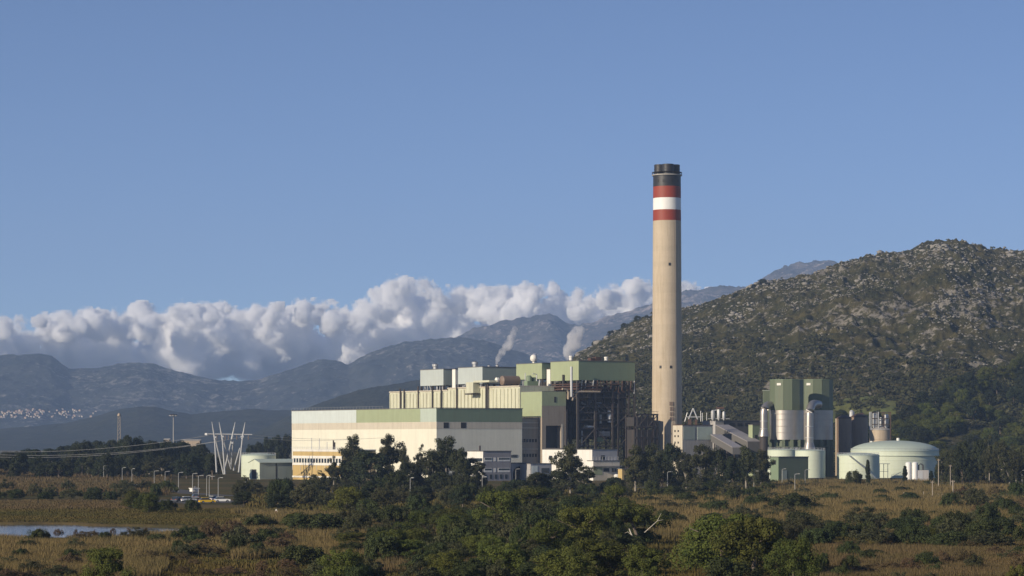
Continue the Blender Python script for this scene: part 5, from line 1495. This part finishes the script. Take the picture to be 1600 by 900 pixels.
def crown_points(kind, g):
    """clump centres and radii in metres for a nominal plant; plus limb segments"""
    C, Rr, limbs = [], [], []
    ph = g.uniform(0, 6.28)
    if kind == 'pine':                                   # low spreading pine, lobes down to the ground
        H, W = 7.0, 9.0
        for k in range(46):
            a = g.uniform(0, 2 * math.pi); u = g.random() ** 0.6; e = g.uniform(0.05, 1)
            lob = 1 + .26 * math.sin(3 * a + ph) + .18 * math.sin(5 * a + 2 * ph) + .12 * math.sin(2 * a - ph)
            r = (W / 2 - .9) * math.cos(e * 1.35) ** .75 * lob * (.72 + .28 * u)
            C.append((r * math.cos(a), r * math.sin(a), .7 + (H - 1.5) * math.sin(e * 1.45) * (.85 + .15 * g.random()))); Rr.append(g.choice([g.uniform(.5, .9), g.uniform(.9, 1.6)]))
        for k in range(10): C.append((g.uniform(-1.5, 1.5), g.uniform(-1.5, 1.5), g.uniform(1, H * .75))); Rr.append(1.2)
    elif kind == 'bush':
        H, W = 3.0, 6.0
        for k in range(58):
            a = g.uniform(0, 2 * math.pi); e = g.random()
            lob = 1 + .30 * math.sin(2 * a + ph) + .20 * math.sin(5 * a + 2 * ph)
            r = (W / 2 - .5) * math.cos(e * 1.5) ** .6 * lob * g.uniform(.6, 1)
            C.append((r * math.cos(a), r * math.sin(a), .3 + (H - .8) * math.sin(e * 1.4) * g.uniform(.7, 1))); Rr.append(g.uniform(.22, .8))
    elif kind == 'tamarisk':
        H, W = 4.0, 6.0
        for k in range(60):
            a = g.uniform(0, 2 * math.pi); e = g.random()
            r = (W / 2 - .4) * g.random() ** .6
            zt = (H - .5) * (1 - .55 * (r / (W / 2)) ** 2) * (0.85 + .3 * g.random())
            C.append((r * math.cos(a), r * math.sin(a), g.uniform(.25, 1) * zt)); Rr.append(g.uniform(.3, .65))
    elif kind in ('euc', 'euc_tall'):
        H, W = 16.0, 11.0
        nl = 8 if kind == 'euc' else 6
        for k in range(nl):
            a = 2 * math.pi * k / nl + g.uniform(-.4, .4)
            z0 = g.uniform(3, 8); top = g.uniform(.62, 1.0) * H - 1
            rr = g.uniform(.25, .95) * W / 2 * (1.15 - .5 * (top / H))
            if k == 0: rr, top = .6, H - 1.2
            tip = np.array([rr * math.cos(a), rr * math.sin(a), top]); base = np.array([0, 0, z0])
            limbs.append((base, tip))
            for j in range(9):
                f = g.uniform(.45, 1.05)
                c = base + (tip - base) * f + g.normal(size=3) * np.array([1.0, 1.0, .8])
                C.append(c); Rr.append(g.uniform(.8, 1.5))
        for k in range(30):
            a = g.uniform(0, 2 * math.pi); r = g.uniform(.2, 1) * W * .42
            C.append((r * math.cos(a), r * math.sin(a), g.uniform(1.5, 10.5))); Rr.append(g.uniform(.8, 1.5))
    elif kind == 'broad':
        H, W = 12.0, 11.0
        for k in range(58):
            a = g.uniform(0, 2 * math.pi); e = g.uniform(-.25, 1)
            lob = 1 + .2 * math.sin(3 * a + .4) + .14 * math.sin(4 * a + 2)
            r = (W / 2 - 1.2) * math.cos(max(e, 0) * 1.4) ** .7 * lob * g.uniform(.65, 1)
            C.append((r * math.cos(a), r * math.sin(a), 4.4 + (H - 5.6) * math.sin(e * 1.4) * g.uniform(.8, 1.05))); Rr.append(g.uniform(.9, 1.7))
    elif kind == 'cypress':
        H, W = 8.0, 2.0
        for k in range(110):
            z = g.uniform(.4, H - .5); r = .62 * math.sin(math.pi * min(.97, (z / H) * .8 + .17)) * g.random() ** .5
            a = g.uniform(0, 2 * math.pi)
            C.append((r * math.cos(a), r * math.sin(a), z)); Rr.append(.36 + .25 * (1 - z / H))
    elif kind == 'umbrella':                             # flat-topped leaning pine over a bare stem
        H, W = 7.0, 11.0
        for k in range(60):
            a = g.uniform(0, 2 * math.pi); r = (W / 2 - 1) * g.random() ** .55
            lob = 1 + .2 * math.sin(3 * a)
            C.append((r * lob * math.cos(a) - .8, r * lob * math.sin(a), H - 1.1 - 1.9 * (r / (W / 2)) ** 1.5 - g.random() * 1.2)); Rr.append(g.uniform(.6, 1.1))
    return np.array(C, float), np.array(Rr, float), limbs, H, W

SPEC = dict(pine=('pine', 330, .12, 5), bush=('bush', 150, .10, 5), tamarisk=('tamarisk', 130, .10, 3), euc=('euc', 150, .23, 3), euc_tall=('euc', 150, .23, 2),
            broad=('broad', 130, .28, 3), cypress=('cypress', 60, .16, 1), dry=('dry', 120, .09, 2), umbrella=('pine', 230, .125, 1))
NOM, PROTO = {}, {}
for kind, (mk, per, leaf, nv) in SPEC.items():
    PROTO[kind] = []
    for v in range(nv):
        g_ = np.random.default_rng(100 + v * 7 + len(kind) * 13)
        shape = 'tamarisk' if kind == 'dry' else kind
        C, Rr, limbs, H, W = crown_points(shape, g_)
        q = leaf_quads(C, Rr, per, leaf, g_, inner=.35 if shape in ('tamarisk', 'euc', 'euc_tall') else (.7 if shape == 'pine' else .55), jitter=.7 if shape == 'tamarisk' else .42, flat=.7 if shape == 'pine' else .85)
        q[:, 2] = np.maximum(q[:, 2], -.15)
        crown = np_mesh('crown', q, quads(len(q) // 4), M[mk])
        NOM[kind] = (H, W)
        tm = MB()
        if kind in ('euc', 'euc_tall'):
            tm.tube([(0, 0, -.4), (.15, 0, 3), (.05, .1, 7), (.2, 0, H * .8)], [.38, .32, .24, .08], 8)
            for b_, t_ in limbs: tm.tube([tuple(b_), tuple(b_ * .45 + t_ * .55 + np.array([0, 0, -.6])), tuple(t_)], [.2, .13, .04], 6)
        elif kind == 'broad':
            tm.tube([(0, 0, -.4), (.1, .1, 3), (0, 0, H * .7)], [.4, .3, .1], 8)
            for a in range(5): tm.tube([(0, 0, 3.2), (2.4 * math.cos(a * 1.3), 2.4 * math.sin(a * 1.3), 6.2)], [.2, .06], 6)
        elif kind in ('pine', 'umbrella'):
            if kind == 'pine': tm.tube([(0, 0, -.3), (.2, 0, 2), (0, .1, 5.6)], [.26, .2, .07], 8)
            else: tm.tube([(1.9, 0, -.3), (1.2, 0, 2), (.3, .1, 4.4), (-.6, 0, 5.8)], [.24, .2, .16, .08], 8)
            for a in range(6): tm.tube([(0, 0, 3.4), (3.0 * math.cos(a * 1.05), 3.0 * math.sin(a * 1.05), 4.8)], [.12, .03], 5)
        elif kind == 'cypress': tm.tube([(0, 0, -.3), (0, 0, H * .9)], [.14, .03], 8)
        else: tm = None
        tr = None
        if tm:
            o = tm.build('trunk', M['pale_bark'] if kind.startswith('euc') else M['bark'], None, True); tr = o.data
            bpy.data.objects.remove(o)
        PROTO[kind].append((crown, tr))
NAME = dict(pine='pine_tree', bush='shrub', tamarisk='tamarisk_shrub', euc='gum_tree', euc_tall='gum_tree', broad='broadleaf_tree', cypress='cypress_tree', dry='dry_shrub', umbrella='pine_tree')
CAT = dict(pine='tree', bush='shrub', tamarisk='shrub', euc='tree', euc_tall='tree', broad='tree', cypress='tree', dry='shrub', umbrella='tree')
ZONES = {}
def plant(kind, x, Y, z, h, w, zone, px, label=None, v=None, rz=None, trunk=True):
    H, W = NOM[kind]
    crown, tr = PROTO[kind][R.randrange(len(PROTO[kind])) if v is None else v]
    sc_ = (w / W, w / W * R.uniform(.9, 1.1), h / H)
    rz = R.uniform(0, 6.28) if rz is None else rz
    if tr and trunk:
        o = empty(NAME[kind], label, CAT[kind], (x, Y, z), rz, zone); o.scale = sc_
        link('trunk', tr, o); link('crown', crown, o)
    else:
        o = link(NAME[kind], crown); o.location = (x, Y, z); o.rotation_euler = (0, 0, rz); o.scale = sc_
        tag(o, label, CAT[kind], zone)
    if label is None: ZONES.setdefault((zone, NAME[kind]), []).append((px, o))
    return o
def at(kind, px, base, top, w, zone, label=None, **kw):
    Y = F * CAM_H / (base - HOR); x = xat(px, Y); z = gz1(x, Y)
    return plant(kind, x, Y, z, max(.5, zat(top, Y) - z), w * Y / F, zone, px, label, **kw)

# trees in front of the turbine hall and offices
Zt = 'trees in front of the turbine hall'
for (k, p, b, tp, w, lb) in (('euc', 553, 760, 680, 52, 'round topped gum tree against the cream hall, left of a matching one'), ('euc', 606, 763, 679, 48, 'gum tree with a pale trunk against the cream hall wall'),
        ('euc_tall', 632, 764, 696, 26, 'slim gum tree between the two taller trees before the hall'), ('euc_tall', 657, 764, 699, 28, 'slim open gum tree just left of the biggest tree'),
        ('euc', 697, 768, 683, 76, 'biggest dark tree at the hall corner, taller than its neighbours'), ('euc', 741, 768, 716, 46, 'dark tree at the left edge of the mauve office'),
        ('broad', 578, 765, 703, 74, 'dense dark tree filling the gap under the two round topped gums'), ('broad', 540, 764, 718, 36, 'low dense dark tree beside the ochre office'),
        ('euc_tall', 522, 764, 716, 34, 'thin yellowish open tree against the right end of the ochre office'), ('euc', 676, 768, 706, 40, 'dark bushy tree at the left foot of the biggest tree'),
        ('broad', 640, 770, 722, 50, 'dense dark tree below the slim gum trees'), ('euc', 722, 772, 700, 36, 'dark tree on the right shoulder of the biggest tree')):
    at(k, p, b, tp, w, Zt, lb)
Zb = 'trees in front of the boiler and filter house'
for (k, p, b, tp, w, lb) in (('euc', 891, 772, 695, 54, 'tapering dark tree in front of the white workshop'), ('broad', 872, 772, 733, 44, 'low dark tree at the left foot of the tapering tree'), ('euc', 912, 774, 728, 46, 'dark tree at the right foot of the tapering tree'),
        ('euc', 993, 768, 696, 52, 'rounded dark tree under the duct frame, left of the chimney foot'), ('euc', 1017, 764, 694, 44, 'dark tree directly below the chimney shaft'), ('broad', 1050, 762, 692, 52, 'broad dark tree left of the grey filter house'),
        ('euc', 1072, 764, 708, 40, 'loose dark tree with pale gaps below the filter house'), ('euc', 1098, 766, 694, 44, 'rounded dark tree in front of the filter house panels'), ('broad', 1122, 764, 700, 44, 'dark tree below the sloping conveyor'),
        ('euc', 1166, 766, 697, 46, 'tall dark tree left of the scrubber towers'), ('euc', 1189, 764, 703, 38, 'dark tree touching the green pump house'), ('broad', 1146, 768, 712, 40, 'dark tree behind the white kiosk'),
        ('broad', 1034, 766, 722, 46, 'low dark tree between the chimney and filter house'), ('euc', 836, 776, 738, 44, 'dark tree covering the grey workshop'), ('broad', 812, 778, 750, 50, 'low dark tree below the black archway'), ('broad', 960, 772, 745, 40, 'low dark bushy tree below the beige workshop')):
    at(k, p, b, tp, w, Zb, lb)
# dark tree line at the left, and behind the gantry
for i in range(46):
    p = -70 + i * 8.6 + R.uniform(-3, 3)
    tp = np.interp(p, [-70, 0, 60, 110, 130, 170, 185, 215, 232, 245, 270, 300, 340], [706, 704, 700, 697, 683, 684, 679, 682, 694, 684, 688, 691, 696]) + R.uniform(-2, 7)
    at('broad', p, R.uniform(734, 746), tp, R.uniform(26, 44), 'dark tree line beyond the left marsh')
for i in range(30):
    p = -60 + i * 13.5 + R.uniform(-4, 4)
    at(R.choice(['broad', 'euc']), p, R.uniform(746, 751), R.uniform(706, 722), R.uniform(28, 42), 'front row of the dark tree line beyond the left marsh')
for p, tp, w in ((418, 682, 24), (432, 679, 28), (448, 678, 24), (404, 690, 22), (440, 690, 26), (392, 694, 22)):
    at('broad', p, 734, tp, w, 'dark trees behind the round tank at left')
# wood on the lower slope at the right
for i in range(190):
    p = R.uniform(1385, 1660) if i < 150 else R.uniform(1660, 1900); Y = R.uniform(1440, 1840)
    lim = np.interp(p, [1385, 1440, 1520, 1660], [1560, 1720, 1800, 1880])
    if Y > lim: Y = R.uniform(1440, lim)
    x = xat(p, Y); z = float(hill_height(np.array([p]), np.array([Y]), *NP)[0])
    plant(R.choice(['broad', 'pine', 'pine']), x, Y, max(0, z), R.uniform(7, 12), R.uniform(9, 15), 'dark wood on the lower slope at the right', p)
for i in range(34):
    p = R.uniform(1300, 1420); Y = R.uniform(1500, 1660)
    x = xat(p, Y); z = float(hill_height(np.array([p]), np.array([Y]), *NP)[0])
    plant('broad', x, Y, max(0, z), R.uniform(7, 11), R.uniform(8, 13), 'trees below the green meadow behind the silos', p)
for i in range(20):
    p = 1470 + i * 7.2 + R.uniform(-3, 3)
    at(R.choice(['euc', 'euc', 'euc_tall', 'broad']), p, R.uniform(757, 763), R.uniform(684, 712), R.uniform(24, 40), 'front trees right of the large tank')
for p, b, tp, lb in ((1356, 760, 717, 'slender cypress in front of the medium green tank'), (1414, 758, 727, 'slender cypress against the large tank, left of the white vessels'), (1455, 757, 735, 'short cypress right of the pipe skid'), (1464, 760, 725, 'taller cypress at the right edge of the large tank')):
    at('cypress', p, b, tp, 9, 'cypresses before the tanks', lb)
at('bush', 1334, 762, 729, 38, 'shrubs', 'dark dome shaped shrub in front of the medium green tank')
for p, q, s in ((1222, 432, 13), (1192, 440, 18), (1204, 438, 12), (1170, 447, 10), (1178, 445, 12), (1150, 453, 12), (1130, 462, 14), (1010, 494, 12), (996, 500, 14), (975, 510, 14), (955, 519, 16), (930, 532, 14)):
    Y = 2560; x = xat(p, Y); z = float(hill_height(np.array([p]), np.array([Y]), *NP)[0])
    plant('broad', x, Y, z - 2.5, s * Y / F * .8, s * Y / F, 'lone dark trees on the hill skyline', p, trunk=False)

# --- marsh shrubs by zone
def fill(zone, n, kinds, p0, p1, b0, b1, h0, h1, w0, w1, mind=.32):
    got = []
    for k in range(n * 40):
        if len(got) >= n: break
        p, b = R.uniform(p0, p1), R.uniform(b0, b1)
        w = R.uniform(w0, w1)
        if any(abs(p - a) < mind * (w + w2) and abs(b - c) < 6 for a, c, w2 in got): continue
        got.append((p, b, w))
        at(R.choice(kinds), p, b, b - R.uniform(h0, h1), w, zone)
fill('undergrowth between the marsh and the turbine hall', 34, ['tamarisk', 'bush', 'broad'], 372, 860, 771, 800, 24, 44, 34, 62)
fill('undergrowth below the boiler and scrubbers', 24, ['bush', 'tamarisk', 'bush'], 850, 1215, 764, 790, 14, 26, 30, 58)
fill('mixed shrubs in the middle of the marsh', 74, ['bush', 'bush', 'pine', 'tamarisk'], 540, 1000, 806, 884, 26, 54, 46, 90, .24)
fill('dark shrubs before the left mound', 16, ['bush', 'tamarisk'], -20, 262, 770, 783, 16, 26, 26, 50)
fill('grey shrubs right of the lagoon', 15, ['tamarisk', 'bush', 'dry'], 285, 450, 846, 874, 24, 40, 40, 72)
fill('shrubs along the bottom edge', 18, ['bush', 'tamarisk', 'bush'], 470, 900, 880, 918, 26, 44, 60, 100)
fill('dark hedge of shrubs across the right marsh', 26, ['bush', 'bush', 'tamarisk'], 1250, 1620, 826, 858, 26, 46, 48, 96)
fill('brownish shrubs at the right edge', 16, ['dry', 'tamarisk', 'bush'], 1480, 1620, 776, 830, 22, 40, 34, 60)
fill('shrubs along the bottom right edge', 30, ['bush', 'dry', 'tamarisk'], 1285, 1620, 868, 925, 14, 32, 30, 64)
fill('low shrubs at the bottom left', 9, ['bush', 'tamarisk'], -20, 110, 876, 915, 18, 30, 34, 56)
fill('shrubs in the golden right reeds', 26, ['bush', 'tamarisk', 'bush'], 1190, 1480, 766, 822, 9, 20, 22, 52)
fill('rusty scrub of the left marsh', 22, ['dry'], 0, 480, 838, 912, 8, 20, 24, 60)
fill('rusty scrub of the right marsh', 24, ['dry'], 1190, 1610, 790, 915, 9, 22, 26, 64)
fill('low shrubs at the foot of the tanks', 20, ['bush', 'tamarisk'], 1200, 1480, 758, 765, 7, 14, 20, 40)
fill('scattered shrubs of the left marsh', 22, ['bush', 'tamarisk', 'dry'], 30, 460, 842, 905, 12, 28, 24, 60)
fill('shrubs behind the pines', 14, ['bush', 'tamarisk'], 1000, 1250, 796, 830, 16, 30, 36, 64)
for (k, p, b, tp, w, lb) in (
    ('pine', 168, 922, 850, 88, 'bright green bush like pine at the bottom left corner'), ('pine', 232, 803, 768, 50, 'bright green rounded shrub right of the dark marsh shrubs'), ('pine', 208, 796, 765, 42, 'green rounded shrub left of the brighter one'), ('bush', 262, 800, 778, 34, 'low green shrub at the left end of the car park'), ('bush', 300, 800, 778, 30, 'dark shrub in front of the parked cars'),
    ('bush', 492, 838, 794, 110, 'wide dark shrub mass right of the warning sign'), ('bush', 405, 832, 800, 62, 'dark shrub left of the warning sign'), ('pine', 460, 830, 800, 50, 'yellow green shrub at the left of the wide dark shrub'),
    ('pine', 534, 915, 852, 72, 'conical green shrub near the bottom, left of centre'), ('bush', 560, 926, 880, 60, 'low dark shrub at the bottom beside the conical one'),
    ('pine', 780, 838, 760, 96, 'big green pine behind the white board'), ('pine', 706, 850, 800, 70, 'green pine right of the leaning white board'), ('bush', 735, 862, 812, 84, 'dark rounded shrub in front of the white board'),
    ('umbrella', 978, 856, 774, 150, 'flat topped pine on a bare pale leaning stem'), ('pine', 905, 868, 786, 110, 'large bright green pine left of the flat topped one'), ('pine', 858, 880, 806, 90, 'mid green pine left of the large bright one'),
    ('pine', 935, 905, 836, 130, 'broad pine in front of the bare leaning stem'), ('pine', 1005, 915, 846, 90, 'dark pine right of the leaning stem'), ('pine', 880, 922, 850, 100, 'bright pine at the bottom edge right of centre'),
    ('pine', 1128, 900, 792, 150, 'largest dark green pine in the foreground'), ('pine', 1176, 906, 800, 130, 'dark pine forming the right half of the largest foreground clump'), ('pine', 1092, 888, 822, 90, 'bright pine at the left foot of the largest clump'), ('bush', 1200, 850, 806, 84, 'dark shrub behind the right shoulder of the largest clump'),
    ('pine', 1242, 922, 838, 92, 'yellow green pine standing alone right of the largest clump'), ('bush', 1140, 930, 868, 110, 'dark shrub at the foot of the largest clump'), ('pine', 700, 905, 856, 84, 'green pine low in the centre left foreground'), ('pine', 790, 902, 842, 96, 'green pine low in the centre foreground'),
    ('bush', 1238, 803, 766, 92, 'wide grey green shrub left of the golden reeds'), ('bush', 1492, 845, 795, 74, 'tall dark dome shrub at the right end of the reeds'), ('pine', 1448, 850, 822, 46, 'brighter green shrub left of the tall dark dome'),
    ('pine', 1592, 930, 878, 44, 'yellow orange tinted shrub in the bottom right corner')):
    at(k, p, b, tp, w, 'single pines and shrubs of the foreground', lb)

# the flat-topped pine's bleached stem and a dead branch beside it
Y = F * CAM_H / (862 - HOR)
def dead(name, pts, rs, label):
    P = [pt(a, b, Y - 1.5) for a, b in pts]
    o = MB(P[0]).tube(P, rs, 8).build(name, M['dead'], None, True); o.location = P[0]
    tag(o, label, 'dead wood')
    return o
st_ = dead('dead_tree', [(995, 862), (992, 850), (987, 836), (983, 826)], [.17, .15, .12, .07], 'bleached leaning bare trunk in front of the flat topped pine')
br_ = MB(pt(995, 862, Y - 1.5)).tube([pt(987, 836, Y - 1.5), pt(981, 831, Y - 1.6), pt(976, 833, Y - 1.6)], [.06, .04, .02], 6).build('twig', M['dead'], st_, True)
d2 = dead('dead_branch', [(1007, 832), (1016, 824), (1027, 814), (1033, 802)], [.055, .05, .035, .015], 'thin bleached branch curving up right of the flat topped pine')
MB(pt(1007, 832, Y - 1.5)).tube([pt(1027, 814, Y - 1.5), pt(1036, 812, Y - 1.5)], [.04, .015], 6).build('twig', M['dead'], d2, True)

for p_, w_ in ((62, 16), (92, 22), (118, 9), (147, 7), (176, 14), (201, 9), (228, 12)):
    at('dry', p_, 829 + R.uniform(-3, 2), 825 + R.uniform(-3, 1), w_, 'reed tussocks standing in the lagoon')
# labels for the plants of each zone, by their order from the left
LOOK = dict(pine_tree='green pines', shrub='dark shrubs', tamarisk_shrub='grey-green feathery shrubs', gum_tree='gum trees', broadleaf_tree='dark trees', dry_shrub='brown dry shrubs')
LOC = {'rusty scrub of the left marsh': 'in the left marsh', 'rusty scrub of the right marsh': 'in the right marsh', 'low shrubs at the foot of the tanks': 'at the foot of the tanks', 'scattered shrubs of the left marsh': 'scattered over the left marsh', 'reed tussocks standing in the lagoon': 'standing in the lagoon', 'undergrowth between the marsh and the turbine hall': 'between marsh and turbine hall', 'undergrowth below the boiler and scrubbers': 'below the boiler and scrubbers', 'mixed shrubs in the middle of the marsh': 'in the middle marsh',
       'dark shrubs before the left mound': 'before the left mound', 'grey shrubs right of the lagoon': 'right of the lagoon', 'shrubs along the bottom edge': 'along the bottom edge', 'dark hedge of shrubs across the right marsh': 'in the hedge across the right marsh',
       'brownish shrubs at the right edge': 'at the right edge', 'shrubs along the bottom right edge': 'along the bottom right edge', 'low shrubs at the bottom left': 'at the bottom left', 'shrubs in the golden right reeds': 'in the golden right reeds', 'shrubs behind the pines': 'behind the largest pines',
       'dark tree line beyond the left marsh': 'backing the left tree line', 'front row of the dark tree line beyond the left marsh': 'fronting the left tree line', 'dark trees behind the round tank at left': 'behind the round tank at left',
       'dark wood on the lower slope at the right': 'wooding the right slope', 'trees below the green meadow behind the silos': 'below the green meadow', 'front trees right of the large tank': 'right of the large tank', 'lone dark trees on the hill skyline': 'on the hill skyline'}
for (zone, nm), lst in ZONES.items():
    lst.sort(key=lambda e: e[0])
    for i, (p, o) in enumerate(lst):
        o['label'] = f'{ordinal(i + 1)} from the left of the {LOOK[nm]} {LOC[zone]}'

# ------------------------------------------------------------------ reeds and marsh grass
def blades(name, p0, p1, b0, b1, n, h0, h1, mat, label, cat, seed, wid=.10, thr=-.25, lean=.12, edge=6.0):
    g = np.random.default_rng(seed)
    p = g.uniform(p0, p1, n * 2); b = g.uniform(b0, b1, n * 2)
    Y = F * CAM_H / (b - HOR); x = xat(p, Y)
    m = fbm(x / 14, Y / 22, 0, seed, 4)
    ex = np.minimum(np.minimum(p - p0, p1 - p) / 30, np.minimum(b - b0, b1 - b) / edge) 
    k = (m + np.clip(ex, 0, 1) * .6 - .45 > thr) & (lagoon_mask(x, Y) < .02)
    x, Y, m = x[k][:n], Y[k][:n], m[k][:n]
    n = len(x)
    h = g.uniform(h0, h1, n) * (1 + .35 * np.clip(m, -1, 1))
    z = gz(x, Y) - .05
    a = g.uniform(0, math.pi, n); s = g.normal(size=(n, 2)) * lean * h[:, None]
    w = wid * (Y / 500) * g.uniform(.6, 1.4, n)
    dx, dy = np.cos(a) * w, np.sin(a) * w
    v = np.stack([np.stack([x - dx, Y - dy, z], -1), np.stack([x + dx, Y + dy, z], -1),
                  np.stack([x + dx * 1.2 + s[:, 0] * .5, Y + dy * 1.2 + s[:, 1] * .5, z + h * .6], -1), np.stack([x + s[:, 0], Y + s[:, 1], z + h], -1)], 1)
    o = link(name, np_mesh(name, v.reshape(-1, 3), quads(n), mat))
    return tag(o, label, cat, kind='stuff')
blades('reed_bed', -30, 262, 839, 905, 90000, .6, 1.3, M['reed'], 'golden reed bed at the bottom left in front of the lagoon', 'reeds', 201, .03)
blades('reed_bed', 1185, 1600, 755, 836, 140000, 1.2, 2.2, M['reed'], 'wide golden reed field in front of the tanks', 'reeds', 202, .03, -.42)
blades('reed_bed', 1245, 1640, 846, 910, 70000, .5, 1.0, M['reed_brown'], 'golden reeds along the dirt track at the bottom right', 'reeds', 203, .03)
blades('reed_bed', 360, 600, 798, 880, 70000, .9, 1.7, M['reed'], 'straw coloured reeds around the warning sign', 'reeds', 204, .03)
blades('reed_bed', 985, 1210, 782, 850, 36000, 1.0, 1.9, M['reed'], 'golden reeds behind the largest foreground pines', 'reeds', 205, .04)
blades('reed_bed', -30, 270, 737, 776, 40000, 1.0, 1.9, M['reed_brown'], 'brown reeds on the mound below the dark tree line', 'reeds', 206, .05)
blades('reed_bed', 560, 1000, 806, 900, 40000, .8, 1.6, M['reed_brown'], 'brown reeds between the shrubs of the middle marsh', 'reeds', 207, .05)
blades('reed_bed', 240, 420, 826, 870, 24000, .7, 1.4, M['reed'], 'pale reeds right of the lagoon', 'reeds', 211, .05)
blades('reed_bed', -30, 200, 783, 797, 26000, .3, .7, M['reed_brown'], 'strip of tan dead reeds between the dark shrubs and the marsh grass', 'reeds', 215, .05, -.7)
blades('marsh_grass', -30, 400, 796, 822, 50000, .2, .45, M['grass'], 'olive marsh grass on the far bank of the lagoon', 'grass', 208, .06, -.6)
blades('marsh_grass', 100, 760, 862, 912, 50000, .25, .6, M['grass'], 'olive and rust marsh grass at the bottom left of centre', 'grass', 209, .07, -.6)
blades('marsh_grass', 1100, 1640, 750, 850, 60000, .3, .9, M['grass'], 'dull olive undergrowth among the golden reeds at the right', 'grass', 214, .07, -.2)
blades('marsh_grass', 1100, 1640, 840, 912, 60000, .3, .7, M['grass'], 'dull green grass at the bottom right', 'grass', 210, .07, -.5)
blades('reed_bed', 1600, 2050, 755, 915, 60000, .8, 2.0, M['reed_brown'], 'brown reeds carrying on beyond the right edge of the marsh', 'reeds', 217, .06)
blades('reed_bed', -420, -30, 745, 915, 50000, .8, 1.8, M['reed_brown'], 'brown reeds carrying on beyond the left edge of the marsh', 'reeds', 218, .06)
blades('marsh_grass', 740, 1120, 836, 915, 40000, .3, .8, M['grass'], 'rough olive grass under the largest foreground pines', 'grass', 216, .06, -.7)
blades('marsh_grass', 380, 1200, 764, 800, 24000, .4, .9, M['grass'], 'rough grass between the power station and the marsh', 'grass', 212, .12, -.5)
